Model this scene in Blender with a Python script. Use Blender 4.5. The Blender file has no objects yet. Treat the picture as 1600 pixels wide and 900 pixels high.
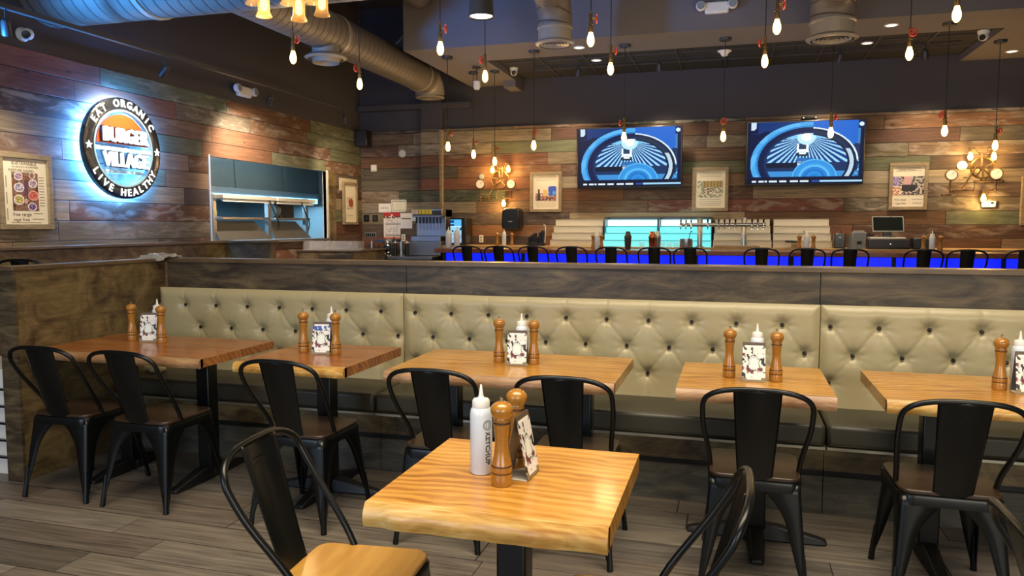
import bpy, bmesh, math, random
from mathutils import Vector, Matrix, Euler, noise as mnoise
PI = math.pi
random.seed(7)
S = bpy.context.scene
C = S.collection
# ------------------------------------------------------------------ camera, world, lights, exposure
F_PX, YAW, PITCH, EYE = 1180.0, math.radians(16.25), math.radians(4.75), 1.45
cd = bpy.data.cameras.new('camera'); cam = bpy.data.objects.new('camera', cd); C.objects.link(cam)
cd.sensor_width = 36; cd.lens = F_PX / 1600 * 36; cd.clip_start = 0.05
cam.location = (0, 0, EYE); cam.rotation_euler = (PI / 2 - PITCH, 0, YAW)
S.camera = cam
S.view_settings.view_transform = 'Standard'; S.view_settings.look = 'None'
S.view_settings.gamma = 1; S.view_settings.use_curve_mapping = False
S.view_settings.exposure = 0.0
W = bpy.data.worlds.new('world'); S.world = W; W.use_nodes = True
W.node_tree.nodes['Background'].inputs[0].default_value = (0.55, 0.65, 0.85, 1)
W.node_tree.nodes['Background'].inputs[1].default_value = 0.10

def area_light(name, loc, target, sx, sy, power, col, spread=180):
    l = bpy.data.lights.new(name, 'AREA'); l.shape = 'RECTANGLE'; l.size = sx; l.size_y = sy
    l.energy = power; l.color = col; l.spread = math.radians(spread)
    o = bpy.data.objects.new(name, l); C.objects.link(o); o.location = loc
    o.rotation_euler = (Vector(target) - Vector(loc)).to_track_quat('-Z', 'Y').to_euler()
    return o
def spot_light(name, loc, target, power, col, ang=50, blend=.5, rad=.04):
    l = bpy.data.lights.new(name, 'SPOT'); l.energy = power; l.color = col
    l.spot_size = math.radians(ang); l.spot_blend = blend; l.shadow_soft_size = rad
    o = bpy.data.objects.new(name, l); C.objects.link(o); o.location = loc
    o.rotation_euler = (Vector(target) - Vector(loc)).to_track_quat('-Z', 'Y').to_euler()
    return o
WARM = (1.0, 0.85, 0.64)
area_light('dining_ceiling_light', (0.0, 1.6, 4.7), (-0.2, 2.4, 0), 5.0, 2.0, 168, WARM, 110)
area_light('aisle_ceiling_light', (-1.0, 6.4, 4.8), (-1.0, 6.6, 0), 7.0, 1.6, 75, WARM, 95)
area_light('storefront_daylight', (-3.2, -3.4, 1.9), (-2.4, 4, 1.1), 3.6, 2.2, 130, (0.62, 0.78, 1.0))
area_light('storefront_daylight_right', (2.6, -3.2, 2.0), (0.4, 4, 1.0), 3.2, 2.2, 140, (1.0, 0.92, 0.78))
spot_light('added_blue_spot', (-5.75, 4.1, 2.35), (-4.6, 5.5, 3.5), 1000, (0.04, 0.32, 1.0), 66, .7, .25)  # added unseen spot that tints the duct and upper left blue

# ------------------------------------------------------------------ pixel helper (1600x900 frame) -> world points on real planes
_fw = Vector((-math.sin(YAW) * math.cos(PITCH), math.cos(YAW) * math.cos(PITCH), -math.sin(PITCH)))
_rt = Vector((math.cos(YAW), math.sin(YAW), 0)); _up = _rt.cross(_fw)
def at(x, y, X=None, Y=None, Z=None):
    d = _fw + _rt * ((x - 800) / F_PX) - _up * ((y - 450) / F_PX); o = Vector((0, 0, EYE))
    if X is not None: return o + d * ((X - o.x) / d.x)
    if Y is not None: return o + d * ((Y - o.y) / d.y)
    return o + d * ((Z - o.z) / d.z)

# ------------------------------------------------------------------ materials
def srgb(h):
    if isinstance(h, (tuple, list)): return tuple(h[:3]) + (1,)
    v = [int(h[i:i + 2], 16) / 255 for i in (0, 2, 4)]
    return tuple((c / 12.92 if c <= .04045 else ((c + .055) / 1.055) ** 2.4) for c in v) + (1,)
class NT:
    def __init__(s, name):
        s.m = bpy.data.materials.new(name); s.m.use_nodes = True; s.t = s.m.node_tree
        s.b = s.t.nodes['Principled BSDF']; s.out = s.t.nodes['Material Output']
    def n(s, typ, ins=None, **kw):
        nd = s.t.nodes.new(typ)
        for k, v in kw.items(): setattr(nd, k, v)
        if ins:
            for k, v in ins.items(): s.set(nd.inputs[k], v)
        return nd
    def set(s, sock, v):
        if isinstance(v, bpy.types.NodeSocket): s.t.links.new(v, sock)
        elif isinstance(v, bpy.types.Node): s.t.links.new(v.outputs[0], sock)
        else: sock.default_value = v
    def math(s, op, a, b=0.0, c=None):
        nd = s.n('ShaderNodeMath', operation=op); s.set(nd.inputs[0], a); s.set(nd.inputs[1], b)
        if c is not None: s.set(nd.inputs[2], c)
        return nd.outputs[0]
    def mix(s, f, a, b, mode='MIX'):
        nd = s.n('ShaderNodeMix', data_type='RGBA', blend_type=mode)
        s.set(nd.inputs[0], f); s.set(nd.inputs[6], a); s.set(nd.inputs[7], b); return nd.outputs[2]
    def ramp(s, f, stops, interp='LINEAR'):
        nd = s.n('ShaderNodeValToRGB'); r = nd.color_ramp; r.interpolation = interp
        while len(r.elements) < len(stops): r.elements.new(.5)
        for e, (p, c) in zip(r.elements, stops): e.position = p; e.color = srgb(c)
        s.set(nd.inputs[0], f); return nd.outputs[0]
    def xyz(s):
        return s.n('ShaderNodeSeparateXYZ', {0: s.n('ShaderNodeTexCoord').outputs['Object']}).outputs
    def noise(s, vec, scale, detail=4, rough=.55, dist=0.0):
        return s.n('ShaderNodeTexNoise', {'Vector': vec, 'Scale': scale, 'Detail': detail, 'Roughness': rough, 'Distortion': dist}).outputs[0]
    def comb(s, x, y, z): return s.n('ShaderNodeCombineXYZ', {0: x, 1: y, 2: z}).outputs[0]
    def fin(s, col, rough=.5, metal=0.0, bump=None, bs=.3, bd=.01, coat=0.0, spec=.5):
        s.set(s.b.inputs['Base Color'], col); s.set(s.b.inputs['Roughness'], rough); s.set(s.b.inputs['Metallic'], metal)
        s.b.inputs['Coat Weight'].default_value = coat; s.b.inputs['Coat Roughness'].default_value = .1
        s.b.inputs['Specular IOR Level'].default_value = spec
        if bump is not None:
            s.set(s.b.inputs['Normal'], s.n('ShaderNodeBump', {'Strength': bs, 'Distance': bd, 'Height': bump}))
        return s.m
def plain(name, h, rough=.5, metal=0.0, coat=0.0, var=.12, scale=9, bump=0.0, spec=.5):
    """colour with a little procedural unevenness"""
    n = NT(name); tc = n.n('ShaderNodeTexCoord').outputs['Object']
    nz = n.noise(tc, scale, 5)
    c = srgb(h); d = tuple(v * (1 - var) for v in c[:3]) + (1,); l = tuple(min(1, v * (1 + var)) for v in c[:3]) + (1,)
    col = n.mix(nz, d, l)
    r = n.math('ADD', n.math('MULTIPLY', nz, .12), max(0, rough - .06))
    return n.fin(col, r, metal, nz if bump else None, bump, .004, coat, spec)
def glow(name, h, strength, base='202020'):
    n = NT(name); n.b.inputs['Base Color'].default_value = srgb(base)
    n.b.inputs['Emission Color'].default_value = srgb(h); n.b.inputs['Emission Strength'].default_value = strength
    n.b.inputs['Roughness'].default_value = .4
    return n.m
def painted(name, emit=0.0, rough=.45):
    n = NT(name); a = n.n('ShaderNodeAttribute', attribute_name='paint').outputs['Color']
    n.set(n.b.inputs['Base Color'], a if not emit else (0.01, 0.01, 0.01, 1)); n.b.inputs['Roughness'].default_value = rough
    if emit: n.set(n.b.inputs['Emission Color'], a); n.b.inputs['Emission Strength'].default_value = emit; n.b.inputs['Specular IOR Level'].default_value = .08
    return n.m
def planks(name, axis, h, L, pal, wear='B9AE9C', wearamt=.5, rough=.75, grain=1.0, gap=.012, v0=0.0, valvar=.35):
    """boards running along `axis` (0 x, 1 y), stacked along z, or along y when axis='floor'"""
    n = NT(name); x, y, z = n.xyz()
    if axis == 'floor': u, v = x, y
    else: u, v = (x, y)[axis], z
    vv = n.math('DIVIDE', n.math('ADD', v, v0), h); row = n.math('FLOOR', vv)
    r1 = n.n('ShaderNodeTexWhiteNoise', {'W': row}, noise_dimensions='1D').outputs[0]
    Lr = n.math('MULTIPLY', n.math('ADD', n.math('MULTIPLY', n.n('ShaderNodeTexWhiteNoise', {'W': n.math('ADD', row, 51.3)}, noise_dimensions='1D').outputs[0], .7), .65), L)
    uu = n.math('DIVIDE', n.math('ADD', u, n.math('MULTIPLY', r1, 7.7)), Lr); colm = n.math('FLOOR', uu)
    cell = n.comb(row, colm, 3.0)
    wn = n.n('ShaderNodeTexWhiteNoise', {'Vector': cell}, noise_dimensions='3D'); rc = wn.outputs[0]
    wn2 = n.n('ShaderNodeTexWhiteNoise', {'Vector': n.comb(colm, row, 8.5)}, noise_dimensions='3D').outputs[0]
    k = len(pal); base = n.ramp(rc, [(i / k, c) for i, c in enumerate(pal)], 'CONSTANT')
    gv = n.comb(n.math('MULTIPLY', u, 2.2), n.math('MULTIPLY', v, 42.0), n.math('MULTIPLY', rc, 60.0))
    g = n.noise(gv, 1.0 * grain, 7, .65, .6)
    g2 = n.noise(n.comb(n.math('MULTIPLY', u, 3.0), n.math('MULTIPLY', v, 9.0), n.math('MULTIPLY', wn2, 40.0)), 1.0, 5, .6, .8)
    bright = n.math('ADD', n.math('MULTIPLY', g, 2.3), n.math('ADD', n.math('MULTIPLY', wn2, valvar), -.2 - valvar / 2))
    bcol = n.comb(bright, bright, bright)
    c1 = n.mix(1.0, base, bcol, 'MULTIPLY')
    wm = n.math('MULTIPLY', n.ramp(g2, [(.48, (0, 0, 0)), (.68, (1, 1, 1))]), n.math('MULTIPLY', n.math('POWER', n.math('FRACT', n.math('MULTIPLY', rc, 17.3)), 2.0), wearamt))
    c2 = n.mix(wm, c1, n.mix(g, srgb(wear), (.28, .24, .2, 1)))
    # dark knots / nail holes
    vo = n.n('ShaderNodeTexVoronoi', {'Vector': n.comb(n.math('MULTIPLY', u, 1.6), n.math('MULTIPLY', v, 5.0), row), 'Scale': 1.0}).outputs['Distance']
    kn = n.math('LESS_THAN', vo, .055)
    c3 = n.mix(n.math('MULTIPLY', kn, .75), c2, (.015, .01, .008, 1))
    fv = n.math('FRACT', vv); fu = n.math('FRACT', uu)
    e = n.math('MINIMUM', n.math('MINIMUM', fv, n.math('SUBTRACT', 1.0, fv)), n.math('MULTIPLY', n.math('MINIMUM', fu, n.math('SUBTRACT', 1.0, fu)), L / h))
    edge = n.ramp(e, [(0.0, (0, 0, 0)), (gap, (.25, .25, .25)), (gap * 2.6, (1, 1, 1))])
    c4 = n.mix(1.0, c3, edge, 'MULTIPLY')
    bmp = n.math('ADD', n.math('MULTIPLY', edge, 1.0), n.math('ADD', n.math('MULTIPLY', g, .25), n.math('MULTIPLY', rc, .8)))
    rg = n.math('ADD', n.math('MULTIPLY', g, .25), rough - .12)
    return n.fin(c4, rg, 0, bmp, .5, .01)
def slab(name, stops, rough=.3, coat=.32, scale=1.0, seed=0.0, ringw=.17):
    """lengthwise grain with cathedral rings round an off-centre heart"""
    n = NT(name); x, y, z = n.xyz()
    wob = n.noise(n.comb(n.math('ADD', n.math('MULTIPLY', x, 2.6 * scale), seed), n.math('MULTIPLY', y, 4.0 * scale), n.math('MULTIPLY', z, 4.0)), 1.0, 3, .5, .4)
    px = n.math('MULTIPLY', n.math('ADD', x, .05 - seed * .01), 1.0)
    py = n.math('MULTIPLY', n.math('ADD', n.math('ADD', y, .06), n.math('MULTIPLY', z, .8)), 2.3)
    d = n.math('SQRT', n.math('ADD', n.math('MULTIPLY', px, px), n.math('MULTIPLY', py, py)))
    ph = n.math('ADD', n.math('MULTIPLY', d, 70.0 * scale), n.math('MULTIPLY', wob, 24.0))
    ring = n.math('MULTIPLY', n.math('ADD', n.math('SINE', ph), 1.0), .5)
    ring = n.math('POWER', ring, 1.6)
    big = n.noise(n.comb(n.math('ADD', n.math('MULTIPLY', x, 1.4), seed), n.math('MULTIPLY', y, 7.0), z), 1.6 * scale, 4, .55, .5)
    fine = n.noise(n.comb(n.math('MULTIPLY', x, 5.0), n.math('MULTIPLY', y, 110.0), n.math('MULTIPLY', z, 110.0)), 1.0, 5, .6, .3)
    f = n.math('ADD', n.math('MULTIPLY', ring, ringw), n.math('ADD', n.math('MULTIPLY', fine, .34), n.math('MULTIPLY', big, .78 - ringw)))
    return n.fin(n.ramp(f, stops), rough, 0, fine, .04, .002, coat)
def stain(name, stops, rough=.42, sc=1.0, vert=False):
    n = NT(name); x, y, z = n.xyz()
    g = n.noise(n.comb(n.math('MULTIPLY', x, 1.6), n.math('MULTIPLY', y, 1.6), n.math('MULTIPLY', z, 2.0 if vert else 6.5)), 1.5 * sc, 6, .62, 1.4)
    f = n.noise(n.comb(n.math('MULTIPLY', x, 5.0), n.math('MULTIPLY', y, 5.0), n.math('MULTIPLY', z, 60.0)), 1.0, 5, .6, .6)
    w = n.math('ADD', n.math('MULTIPLY', g, .75), n.math('MULTIPLY', f, .25))
    return n.fin(n.ramp(w, stops), rough, 0, f, .08, .003)
M = {}
PAL = ['664B35', '6A4034', '5C5344', '85765F', '64452F', '4F5543', '7A5639', '524640', '8C7F6B', '6B5340', '583F33', '6A5F4A', '6E4835', '5E604A', '75604A', '5A4A3E']
M['plank_left'] = planks('reclaimed_planks_left', 1, .189, 1.9, PAL, v0=.02, wearamt=1.0, valvar=.45)
M['plank_back'] = planks('reclaimed_planks_back', 0, .186, 2.3, PAL, v0=.03, wearamt=1.0, valvar=.45)
M['floor'] = planks('floor_planks', 'floor', .2, 1.25, ['6C645B', '625A50', '746B5F', '685E54', '787064', '605A53'], wear='8E8678', wearamt=.4, rough=.42, valvar=.3, gap=.007)
M['dark_wall'] = plain('charcoal_wall_paint', '464348', .8, var=.06, scale=3)
M['dark_ceiling'] = plain('black_ceiling_paint', '2B2A2B', .9, var=.1, scale=3)
M['bulkhead'] = plain('grey_brown_bulkhead_paint', '6E686A', .75, var=.05, scale=2)
M['tile'] = planks('black_ceiling_tiles', 'floor', .61, 1.22, ['2E2D2D', '302F2F'], wearamt=0, rough=.9, gap=.008, valvar=.05)
M['stain'] = stain('dark_stained_plywood', [(.34, '241F19'), (.46, '413729'), (.56, '5A4D39'), (.7, '786749')])
M['stain_warm'] = stain('brown_stained_plywood', [(.34, '33281B'), (.45, '594931'), (.55, '71603F'), (.68, '8E7B55')], .42, 1.6, True)
M['base'] = stain('dark_base_boards', [(.34, '2A2926'), (.5, '4A4840'), (.7, '6A6452')], .5)
M['cap'] = stain('partition_cap_wood', [(.2, '3B2E22'), (.5, '62503B'), (.8, '806A4C')], .35)
M['slab'] = slab('polished_acacia_slab', [(.25, '6E3E14'), (.42, 'A06824'), (.55, 'BF8836'), (.68, 'CC9848'), (.85, 'D8AC60')])
M['slab_booth'] = slab('polished_walnut_toned_slab', [(.25, '55290F'), (.42, '824820'), (.55, '9C5E2C'), (.68, 'AE7238'), (.85, 'BE8748')], seed=3.3)
M['edge'] = slab('live_edge_sapwood', [(.25, '7A4A18'), (.42, 'A8742C'), (.55, 'C99C50'), (.72, 'DFC286')], rough=.4, coat=.2, scale=2.0, seed=9.1, ringw=.05)
M['edge_dim'] = slab('live_edge_bark_wood', [(.1, '4A3020'), (.35, '80593A'), (.55, 'A5805A'), (.8, 'C0A078')], rough=.45, coat=.15, scale=2.0, seed=5.1, ringw=.05)
M['seat_wood'] = slab('chair_seat_wood', [(.1, '7A4E1E'), (.4, 'A2722E'), (.7, 'B78A40'), (.9, 'C79A50')], rough=.35, coat=.25, scale=.8, seed=1.7, ringw=.08)
M['seat_shaded'] = slab('chair_seat_shaded_wood', [(.1, '1E1611'), (.4, '2E2117'), (.7, '3A2A1D'), (.9, '453424')], rough=.42, coat=.15, seed=2.7)  # same seat wood with shade put into its colour
M['black'] = plain('black_powder_coat', '06090A', .34, .0, coat=.12, var=.1, spec=.35)
M['iron'] = plain('black_cast_iron', '0C0D0E', .5, .0, var=.2)
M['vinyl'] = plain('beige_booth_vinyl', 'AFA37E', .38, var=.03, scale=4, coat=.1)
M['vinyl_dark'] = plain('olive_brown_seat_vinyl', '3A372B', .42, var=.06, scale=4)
M['button'] = plain('dark_button_vinyl', '15120F', .35)
M['piping'] = plain('pale_metal_trim', 'B5B2A4', .3, .8)
M['mill'] = slab('turned_mill_wood', [(.1, '6A3E10'), (.4, '9A6420'), (.7, 'B47E30'), (.9, 'C9964A')], rough=.25, coat=.5, scale=2, seed=6.1, ringw=.04)
M['mill_groove'] = plain('burnt_mill_groove', '4A2A0C', .5)
M['chrome'] = plain('chrome', 'D0D0D0', .12, 1.0, var=.04)
M['steel'] = plain('brushed_stainless', 'B8BCC0', .3, 1.0, var=.06)
M['steel_dull'] = plain('satin_stainless_panel', '9C9A94', .38, .85, var=.08)
M['brass'] = plain('aged_brass', '6E5832', .4, .75, var=.15)
M['pipe'] = plain('weathered_copper_pipe', '5C4838', .45, .6, var=.25)
M['red'] = plain('red_valve_paint', 'B0362C', .4, var=.1)
M['copper'] = plain('polished_copper', 'B06A48', .2, 1.0)
M['white'] = plain('white_plastic', 'E6E4DE', .4, var=.03)
M['bottle'] = plain('translucent_white_squeeze_plastic', 'DCE6F0', .35, var=.03, coat=.2)
M['paper'] = plain('printed_paper', 'E4DCC8', .6, var=.04)
M['ink'] = plain('printing_ink', '3A332E', .6)
M['ink_soft'] = plain('grey_printing_ink', '8B8072', .6)
M['frame'] = stain('weathered_frame_wood', [(.2, '5E5142'), (.5, '8C7C62'), (.8, 'AD9D80')], .6, 2)
M['black_plastic'] = plain('black_plastic', '101113', .3, coat=.2)
M['grey_plastic'] = plain('grey_plastic', '8B9194', .4)
M['screen_off'] = plain('dark_glass_screen', '141C1C', .12, coat=.4)
M['duct'] = None
M['diff'] = plain('diffuser_grey_metal', '8E877C', .38, .15)
M['diff_gap'] = plain('diffuser_shadow_gap', '1C1C1E', .7)
M['dark_metal'] = plain('dark_track_metal', '3A393A', .4, .2)
M['bar_wood'] = slab('bar_top_red_wood', [(.1, '4E2A1C'), (.4, '74402A'), (.7, '8C5438'), (.9, 'A06A48')], rough=.3, coat=.3)
M['counter'] = slab('pale_counter_wood', [(.1, '8A683C'), (.4, 'B08C58'), (.7, 'C4A26C'), (.9, 'D8BC88')], rough=.4, coat=.2)
M['shelf_white'] = plain('white_display_step', 'CFC9BA', .45, var=.03)
M['cyan_step_shade'] = plain('teal_step_shade', '2F8E98', .3); M['shelf_step_shade'] = plain('painted_step_shade', '9C978A', .5)  # darker strips painting the shade between display steps
M['kitchen_wall'] = plain('kitchen_stainless_wall', '8FA2AA', .35, .15)
M['hood'] = plain('dark_hood_steel', '6A7A7C', .32, .1)
M['paint'] = painted('printed_picture'); M['screen'] = painted('lit_screen_picture', 1.15)
M['bulb'] = glow('warm_filament_bulb', 'FFC670', 7.0, '806030')
M['bulb_small'] = glow('warm_sconce_bulb', 'FFC060', 8.0, '806030')
M['lamp_lens'] = glow('white_lamp_lens', 'FFF2DA', 3.0, 'FFFFFF')
M['blue_wash'] = glow('blue_wash_panel', '0A1EEA', 1.25, '080840')  # panel emission paints the blue wash of an unbuilt LED strip
M['led_cyan'] = glow('cyan_lit_acrylic', '58D8E0', 1.0, '80C0C0')
M['led_white'] = glow('cool_white_lit_acrylic', 'BFF4F4', 1.3, 'D0F0F0')
M['halo'] = glow('blue_white_led_halo', '4A9CFF', 520.0, '204060')
M['letter'] = glow('lit_white_letter', 'EAF6FF', .95, 'FFFFFF')
M['sign_ring'] = plain('dark_gloss_sign_ring', '1E222C', .28, .2, coat=.6)
M['orange'] = glow('lit_orange_acrylic', 'D0481A', .2, 'C04A1C')
M['fluor'] = glow('kitchen_fluorescent', '7FD0FF', 3.0, 'A0C0E0')
M['blue_panel'] = glow('lit_blue_panel', '58B4F0', .8, '3060A0')
def glass_mat(name, col, al):
    n = NT(name); b = n.b
    b.inputs['Base Color'].default_value = col; b.inputs['Roughness'].default_value = .05
    b.inputs['Alpha'].default_value = al; b.inputs['Specular IOR Level'].default_value = .9
    return n.m
M['glass'] = glass_mat('clear_glass', (.95, .95, .93, 1), .11); M['amber_glass'] = glass_mat('amber_jar_glass', (.95, .66, .25, 1), .3)
def duct_mat(name, h):
    n = NT(name); x, y, z = n.xyz()
    # spiral seam: bands along local z that advance with the angle
    ang = n.math('DIVIDE', n.math('ARCTAN2', y, x), 2 * PI)
    s = n.math('FRACT', n.math('ADD', n.math('DIVIDE', z, .115), ang))
    t = n.math('ABSOLUTE', n.math('SUBTRACT', s, .5))
    seam = n.ramp(t, [(0, (0, 0, 0)), (.05, (.5, .5, .5)), (.11, (1, 1, 1))])
    col = n.mix(seam, srgb('3A3632'), n.mix(n.noise(n.n('ShaderNodeTexCoord').outputs['Object'], 3), srgb(h), tuple(v * 1.2 for v in srgb(h)[:3]) + (1,)))
    return n.fin(col, .5, .0, seam, .6, .01)
M['duct'] = duct_mat('spiral_duct_grey', '625B54')

# ------------------------------------------------------------------ mesh builder
class MB:
    def __init__(s): s.v = []; s.f = []; s.mi = []; s.cur = 0; s.paint = None
    def add(s, vs, fs):
        o = len(s.v); s.v += [tuple(v) for v in vs]; s.f += [tuple(i + o for i in f) for f in fs]; s.mi += [s.cur] * len(fs); return s
    def box(s, x0, y0, z0, x1, y1, z1, mat=None):
        vs = [(x, y, z) for z in (z0, z1) for y in (y0, y1) for x in (x0, x1)]
        if mat: vs = [mat @ Vector(v) for v in vs]
        return s.add(vs, [(0, 2, 3, 1), (4, 5, 7, 6), (0, 1, 5, 4), (2, 6, 7, 3), (0, 4, 6, 2), (1, 3, 7, 5)])
    def lathe(s, prof, n=20, mat=None, cap=True):
        """prof: list of (r, z), around local z"""
        vs = []; fs = []
        for r, z in prof:
            for i in range(n):
                a = 2 * PI * i / n; vs.append((r * math.cos(a), r * math.sin(a), z))
        for j in range(len(prof) - 1):
            for i in range(n):
                a, b = j * n + i, j * n + (i + 1) % n
                fs.append((a, b, b + n, a + n))
        if cap:
            fs.append(tuple(reversed(range(n)))); k = (len(prof) - 1) * n; fs.append(tuple(range(k, k + n)))
        if mat: vs = [mat @ Vector(v) for v in vs]
        return s.add(vs, fs)
    def tube(s, pts, r, n=8, closed=False, rs=None, cap=True):
        pts = [Vector(p) for p in pts]; N = len(pts); vs = []; fs = []
        nrm = None
        for i, p in enumerate(pts):
            a = pts[i - 1] if (i > 0 or closed) else pts[i]; b = pts[(i + 1) % N] if (i < N - 1 or closed) else pts[i]
            t = (b - a).normalized()
            if nrm is None:
                nrm = t.orthogonal().normalized()
            nrm = (nrm - t * nrm.dot(t))
            nrm = nrm.normalized() if nrm.length > 1e-6 else t.orthogonal().normalized()
            bn = t.cross(nrm); rr = rs[i] if rs else r
            for k in range(n):
                c = 2 * PI * k / n; vs.append(p + (nrm * math.cos(c) + bn * math.sin(c)) * rr)
        for i in range(N if closed else N - 1):
            for k in range(n):
                a, b = i * n + k, i * n + (k + 1) % n; j = ((i + 1) % N) * n
                fs.append((a, b, j + (k + 1) % n, j + k))
        if cap and not closed: fs.append(tuple(reversed(range(n)))); fs.append(tuple(range((N - 1) * n, N * n)))
        return s.add(vs, fs)
    def ball(s, c, r, n=12, sz=1.0):
        prof = [(max(1e-4, r * math.sin(PI * i / n)), -r * sz * math.cos(PI * i / n)) for i in range(n + 1)]
        return s.lathe(prof, n + 4, Matrix.Translation(c))
    def grid(s, P, nu, nv, flip=False):
        vs = [P(i / nu, j / nv) for j in range(nv + 1) for i in range(nu + 1)]
        fs = []
        for j in range(nv):
            for i in range(nu):
                a = j * (nu + 1) + i; q = (a, a + 1, a + nu + 2, a + nu + 1); fs.append(q[::-1] if flip else q)
        return s.add(vs, fs)
    def prism(s, poly, d0, d1, f=lambda x, y, d: (x, d, y)):
        """extruded outline; f maps (x, y, depth) -> point"""
        n = len(poly); vs = [f(x, y, d0) for x, y in poly] + [f(x, y, d1) for x, y in poly]
        fs = [tuple(range(n)), tuple(reversed(range(n, 2 * n)))] + [(i, i + n, (i + 1) % n + n, (i + 1) % n) for i in range(n)]
        return s.add(vs, fs)
    def build(s, name, mats, parent=None, smooth=True, bevel=0.0, loc=None, rot=None, recalc=True, ang=40):
        me = bpy.data.meshes.new(name); me.from_pydata(s.v, [], s.f)
        if not isinstance(mats, (list, tuple)): mats = [mats]
        for m in mats: me.materials.append(m)
        if len(mats) > 1: me.polygons.foreach_set('material_index', s.mi)
        if recalc:
            bm = bmesh.new(); bm.from_mesh(me); bmesh.ops.recalc_face_normals(bm, faces=bm.faces)
            bm.to_mesh(me); bm.free()
        if smooth: me.shade_smooth(); me.set_sharp_from_angle(angle=math.radians(ang))
        me.update()
        o = bpy.data.objects.new(name, me); C.objects.link(o)
        if parent: o.parent = parent
        if loc is not None: o.location = loc
        if rot is not None: o.rotation_euler = rot
        if bevel:
            b = o.modifiers.new('bevel', 'BEVEL'); b.width = bevel; b.segments = 2; b.limit_method = 'ANGLE'; b.angle_limit = math.radians(50)
        return o
def tag(o, label=None, cat=None, group=None, kind=None):
    if label: o['label'] = label
    if cat: o['category'] = cat
    if group: o['group'] = group
    if kind: o['kind'] = kind
    return o
def thing(name, label, cat, loc=(0, 0, 0), rot=0.0, group=None):
    o = bpy.data.objects.new(name, None); C.objects.link(o); o.empty_display_size = .1
    o.location = loc; o.rotation_euler = rot if isinstance(rot, (tuple, Euler)) else (0, 0, rot)
    return tag(o, label, cat, group)
def struct(o): o['kind'] = 'structure'; return o
def dup(root, loc, rot=0.0, label=None, group=None):
    r = root.copy(); C.objects.link(r); r.location = loc
    r.rotation_euler = rot if isinstance(rot, (tuple, Euler)) else (0, 0, rot)
    if label: r['label'] = label
    if group: r['group'] = group
    for ch in list(root.children):
        c = ch.copy(); C.objects.link(c); c.parent = r
        for g in list(ch.children):
            d = g.copy(); C.objects.link(d); d.parent = c
    return r
def text_mb(txt, size, depth=.002, bold=0.0, align='CENTER'):
    """lettering as (verts, faces) in the XY plane, thickness along +z"""
    cu = bpy.data.curves.new('t', 'FONT'); cu.body = txt; cu.size = size; cu.extrude = depth / 2; cu.offset = bold
    cu.align_x = align; cu.align_y = 'CENTER'; cu.resolution_u = 2
    ob = bpy.data.objects.new('t', cu); C.objects.link(ob)
    bpy.context.view_layer.update()
    me = bpy.data.meshes.new_from_object(ob.evaluated_get(bpy.context.evaluated_depsgraph_get()))
    vs = [v.co.copy() for v in me.vertices]; fs = [tuple(p.vertices) for p in me.polygons]
    bpy.data.objects.remove(ob); bpy.data.meshes.remove(me); bpy.data.curves.remove(cu)
    return vs, fs
UPRIGHT = Matrix.Rotation(PI / 2, 4, 'X')      # XY lettering -> XZ plane facing -Y
def letters(mb, txt, size, mat, depth=.002, bold=0.0, align='CENTER'):
    vs, fs = text_mb(txt, size, depth, bold, align); mb.add([mat @ v for v in vs], fs); return mb
def picture(name, w, h, nx, ny, fn, mat, parent, loc, thick=.003):
    """a printed or lit picture: a thin sheet facing local -Y whose cells take colour fn(u, v)"""
    mb = MB(); mb.grid(lambda u, v: ((u - .5) * w, 0, (v - .5) * h), nx, ny)
    nf = nx * ny
    mb.box(-w / 2, .0006, -h / 2, w / 2, thick, h / 2)
    o = mb.build(name, mat, parent, smooth=False, loc=loc, recalc=False)
    at_ = o.data.attributes.new('paint', 'FLOAT_COLOR', 'FACE')
    cols = []
    for j in range(ny):
        for i in range(nx): cols += list(srgb(fn((i + .5) / nx, (j + .5) / ny)))[:3] + [1]
    cols += [.1, .1, .1, 1] * 6
    at_.data.foreach_set('color', cols)
    return o
def lerp(a, b, t): return a + (b - a) * t
def arc(cx, cy, r, a0, a1, n):
    return [(cx + r * math.cos(lerp(a0, a1, i / n)), cy + r * math.sin(lerp(a0, a1, i / n))) for i in range(n + 1)]
def smooth_path(pts, n=6):
    P = [Vector(p) for p in pts]; out = []
    for i in range(len(P) - 1):
        p0, p1, p2, p3 = P[max(0, i - 1)], P[i], P[i + 1], P[min(len(P) - 1, i + 2)]
        for k in range(n):
            t = k / n
            out.append(.5 * ((2 * p1) + (p2 - p0) * t + (2 * p0 - 5 * p1 + 4 * p2 - p3) * t * t + (3 * p1 - p0 - 3 * p2 + p3) * t ** 3))
    out.append(P[-1]); return out

# ================================================================== SETTING
YB = 11.5; XL = -6.0; ZP = 2.99; ZC = 5.0
m = MB(); m.box(-9, -4, -.1, 6.5, 12, 0); struct(m.build('floor', M['floor'], smooth=False))
m = MB(); m.box(-6.3, -4, ZC, 6.5, 12, ZC + .1); struct(m.build('ceiling', M['dark_ceiling'], smooth=False))
WY0, WY1, WZ0, WZ1 = 7.71, 10.40, 1.25, 2.27       # kitchen pass opening in the left wall
def wall_with_hole(name, mat, x0, x1, z0, z1):
    m = MB()
    m.box(x0, -4, z0, x1, WY0, z1); m.box(x0, WY1, z0, x1, 11.7, z1)
    if z0 < WZ0: m.box(x0, WY0, z0, x1, WY1, WZ0)
    if z1 > WZ1: m.box(x0, WY0, max(z0, WZ1), x1, WY1, z1)
    return struct(m.build(name, mat, smooth=False))
wall_with_hole('wall_left', M['dark_wall'], XL - .05, XL - .03, 0, ZC)
wall_with_hole('wall_left_cladding', M['plank_left'], XL - .03, XL, 0, ZP)
m = MB(); m.box(XL - .2, 11.6, 0, 6.5, 11.75, ZC); struct(m.build('wall_back', M['dark_wall'], smooth=False))
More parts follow.
